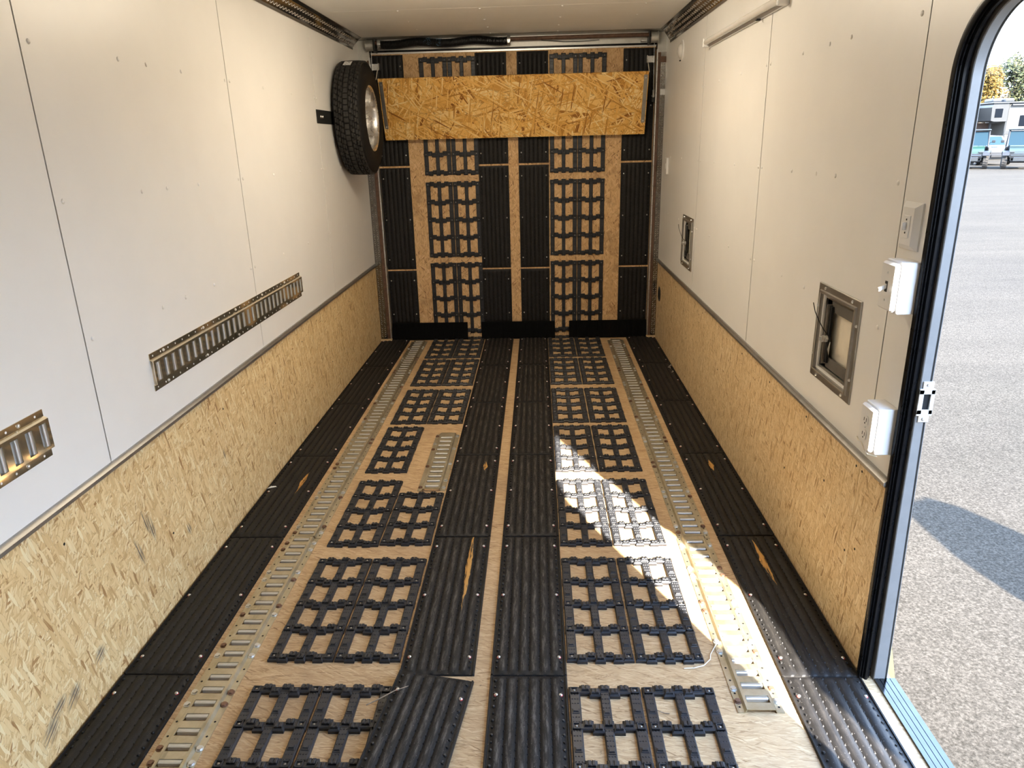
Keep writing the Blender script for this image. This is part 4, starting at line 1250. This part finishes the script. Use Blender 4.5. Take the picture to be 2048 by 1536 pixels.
# white car between and behind them
M['carwhite'] = simple('white_car_paint', (.034,.035,.038), .25, 0, .03, 4)
M['carblue'] = simple('blue_decal', (.006,.012,.034), .4)
o = empty('white_car', (27.55, 47.6, GZ), (0,0,HEAD+radians(24))); tag(o, 'white car parked behind the two utility vehicles', 'car')
b = MB()
side = [(-2.25,.40),(-2.28,.75),(-2.15,.95),(-1.1,1.12),(-.35,1.66),(1.2,1.70),(2.0,1.15),(2.25,1.05),(2.28,.45)]
secs = []
for sx, ins in ((-.92,.10),(-.86,.0),(.86,.0),(.92,.10)):
    pass
b.prism(side, -.84, .84, 'x'); b.prism([(-2.2,.45),(-2.2,.9),(-1.1,1.05),(2.1,1.05),(2.2,.5)], -.92, .92, 'x'); b.build('body', M['carwhite'], o)
b = MB(); b.prism([(-1.06,1.16),(-.42,1.62),(-.40,1.60),(-1.02,1.14)], -.74, .74, 'x'); b.build('windscreen', M['tint'], o)
for sx in (-1,1):
    b = MB(); b.prism([(-.85,1.14),(-.30,1.58),(.45,1.60),(.45,1.14)], min(sx*.835,sx*.85), max(sx*.835,sx*.85), 'x'); b.build('side_window', M['darkglass'], o)
    b = MB(); b.bbox(sx*1.0-.09,sx*1.0+.09,-.85,-.68,1.08,1.24,.04); b.build('mirror', M['carwhite'], o)
    b = MB(); b.bbox(sx*.68-.18,sx*.68+.18,-2.32,-2.15,.70,.88,.03); b.build('headlight', M['lamp'], o)
    b = MB(); b.bbox(min(sx*.915,sx*.925),max(sx*.915,sx*.925),-.6,.4,.6,.95,.002); b.build('decal', M['carblue'], o)
    for y in (-1.4, 1.4):
        w = empty('wheel', (sx*.82, y, .34), (0,0,0), o)
        b = MB(); b.lathe([(.22,-.11),(.33,-.11),(.34,0),(.33,.11),(.22,.11)], 24, 'x'); b.build('tyre', M['tyre'], w, 40)
        b = MB(); b.lathe([(0,sx*.08),(.20,sx*.10),(.22,sx*.11),(.22,-sx*.1)], 24, 'x'); b.build('rim', M['alu'], w, 40)
b = MB(); b.bbox(-.5,.5,-2.32,-2.24,.45,.62,.02); b.build('grille', M['susp'], o)
b = MB(); b.bbox(-.25,.05,-1.7,-1.4,1.02,1.06,.01); b.build('hood_decal', M['carblue'], o)

# fifth-wheel camper and a cream trailer beside it; local x runs to the right as seen from here
M['camper'] = simple('camper_cream', (.040,.038,.033), .4, 0, .05, 2)
M['campergrey'] = simple('camper_grey', (.020,.0195,.0185), .4, 0, .05, 2)
M['camperroof'] = simple('camper_roof_white', (.030,.033,.038), .4, 0, .03, 2)
M['brick'] = simple('brown_skirt', (0.0480,0.0270,0.0180), .7, 0, .2, 5)
CA = 0.012
o = empty('camper', (31.75, 54.6, GZ), (0,0,CA)); tag(o, 'grey and cream fifth-wheel camper behind the parked vehicles', 'camper')
b = MB(); b.bbox(1.12, 9.2, 0, 2.5, .55, 3.72, .08); b.build('body', M['camper'], o)
b = MB(); b.prism([(0.06,2.62),(.28,2.56),(1.16,2.56),(1.16,3.74),(0.10,3.74),(0.0,3.5)], 0, 2.5, 'y'); b.build('nose', M['campergrey'], o)
b = MB(); b.bbox(.24,.80,-.02,.05,2.80,3.42,.04); b.build('nose_window', M['darkglass'], o)
b = MB(); b.bbox(-.02,9.3,-.10,2.6,3.74,3.84,.03); b.build('roof', M['camperroof'], o)
b = MB(); b.cyl((1.3,-.10,3.62),(6.0,-.10,3.62),.07,n=10); b.build('awning', M['camperroof'], o, 40)
for x in (.28, 1.15, 5.2):
    b = MB(); b.bbox(x,x+.7,.6,1.6,3.84,4.10,.08); b.build('roof_unit', M['camperroof'], o)
for x in (2.0, 4.3, 6.8):
    b = MB(); b.bbox(x,x+1.0,-.02,.05,2.2,2.95,.04); b.build('window', M['darkglass'], o)
b = MB(); b.bbox(1.12,9.2,-.015,.01,1.7,1.95,.004); b.build('stripe', M['campergrey'], o)
for x in (5.9, 6.8):
    w = empty('wheel', (x, .2, .38), (0,0,0), o)
    b = MB(); b.lathe([(.2,-.12),(.37,-.11),(.38,0),(.37,.11),(.2,.12)], 24, 'y'); b.build('tyre', M['tyre'], w, 40)
    b = MB(); b.lathe([(0,-.1),(.2,-.11),(.2,.1)], 20, 'y'); b.build('rim', M['alu'], w, 40)
b = MB(); b.box(.5,.62,.8,.92,0,2.6); b.box(.4,.75,.7,1.0,0,.06); b.build('kingpin_stand', M['susp'], o)
b = MB(); b.box(.1,9.0,1.9,1.95,.1,2.5); b.build('skirt', M['brick'], o)
o = empty('cream_trailer', (23.7, 56.2, GZ), (0,0,CA)); tag(o, 'cream corrugated trailer behind the green utility vehicle', 'trailer')
b = MB(); b.bbox(0,7.75,0,2.4,.6,3.62,.04); body = b.build('body', M['camper'], o)
b = MB()
for k in range(40): b.box(.08+k*.195,.16+k*.195,-.03,.01,.7,3.5)
stuff(b.build('ribs', M['camper'], o))
b = MB(); b.bbox(-.1,7.85,-.1,2.5,3.62,3.76,.03); b.build('roof', M['camperroof'], o)
for x in (2.8, 3.7):
    w = empty('wheel', (x, .2, .38), (0,0,0), o)
    b = MB(); b.lathe([(.2,-.12),(.37,-.11),(.38,0),(.37,.11),(.2,.12)], 24, 'y'); b.build('tyre', M['tyre'], w, 40)
    b = MB(); b.lathe([(0,-.1),(.2,-.11),(.2,.1)], 20, 'y'); b.build('rim', M['alu'], w, 40)
b = MB(); b.box(6.9,7.0,.5,.6,0,.7); b.build('jack', M['susp'], o)

# trees
def leafmat(name, a, b_, c_):
    t = NT(name)
    oi = t.noise(t.obj(), 1.1, 3, .6); n2 = t.noise(t.obj(), 7.0, 2)
    t.col(t.ramp(t.math('MULTIPLY_ADD', t.math('SUBTRACT', n2, .5), .9, oi), [(.25, a), (.5, b_), (.75, c_)]))
    t.pbr(.7, 0, .2)
    t.b.inputs['Transmission Weight'].default_value = 0.0
    return t.m
M['leaf_y'] = leafmat('yellow_autumn_leaves', (0.0540,0.0234,0.0027), (0.0756,0.0432,0.0036), (0.0828,0.0612,0.0090))
M['leaf_g'] = leafmat('olive_leaves', (0.0220,0.0286,0.0099), (0.0374,0.0418,0.0154), (0.0660,0.0528,0.0220))
M['leaf_o'] = leafmat('rusty_green_leaves', (0.0280,0.0280,0.0120), (0.0480,0.0400,0.0180), (0.0720,0.0440,0.0200))
M['bark'] = simple('bark', (0.0400,0.0300,0.0220), .9, 0, .3, 6)
def tree(x, y, h, r, leaf, label, n=2600, seed=1):
    rd = random.Random(seed)
    o = empty('tree', (x, y, GZ)); tag(o, label, 'tree', 'autumn trees behind the campers')
    b = MB(); b.tube([(0,0,0),(.1,0,h*.3),(0,.1,h*.62)], [.28,.2,.1], 8)
    blobs = []
    for k in range(16):
        a = rd.uniform(0,2*pi); rr = r*rd.uniform(.15,.75); z = h*rd.uniform(.36,.86)
        rr *= 1.0 - max(0, (z/h-.6))*1.4
        c_ = Vector((rr*cos(a), rr*sin(a), z)); blobs.append((c_, r*rd.uniform(.34,.52)))
        b.tube([(0,0,h*rd.uniform(.2,.5)), tuple(c_*.6+Vector((0,0,h*.18))), tuple(c_)], [.09,.06,.02], 6)
    b.build('trunk', M['bark'], o, 60)
    b = MB()
    for k in range(n):
        c_, br = blobs[k % len(blobs)]
        v = Vector((rd.gauss(0,1), rd.gauss(0,1), rd.gauss(0,1))).normalized()*br*rd.uniform(.55,1.05)
        p_ = c_+v
        u = Vector((rd.gauss(0,1), rd.gauss(0,1), rd.gauss(0,1))).normalized(); w = u.orthogonal().normalized()
        s_ = rd.uniform(.10,.22)
        b.add([p_-u*s_, p_+w*s_*.55, p_+u*s_, p_-w*s_*.55], [(0,1,2,3)])
    stuff(b.build('foliage', leaf, o))
tree(43.4, 76.5, 8.3, 2.3, M['leaf_y'], 'bright yellow autumn tree behind the camper roof', 5200, 3)
tree(52.4, 86.4, 10.3, 3.3, M['leaf_g'], 'olive green tree just right of the yellow tree', 6500, 5)
tree(62.7, 97.6, 12.5, 4.3, M['leaf_o'], 'tall rusty green tree at the picture edge', 6500, 9)
tree(54.7, 103.0, 10.2, 4.0, M['leaf_o'], 'low rusty tree between and behind the yellow and olive trees', 4000, 11)
tree(36.0, 79.0, 7.4, 2.8, M['leaf_g'], 'green tree hidden left of the yellow tree', 3000, 13)
tree(60.5, 84.0, 10.5, 3.4, M['leaf_g'], 'green tree farthest right beyond the camper', 4000, 17)
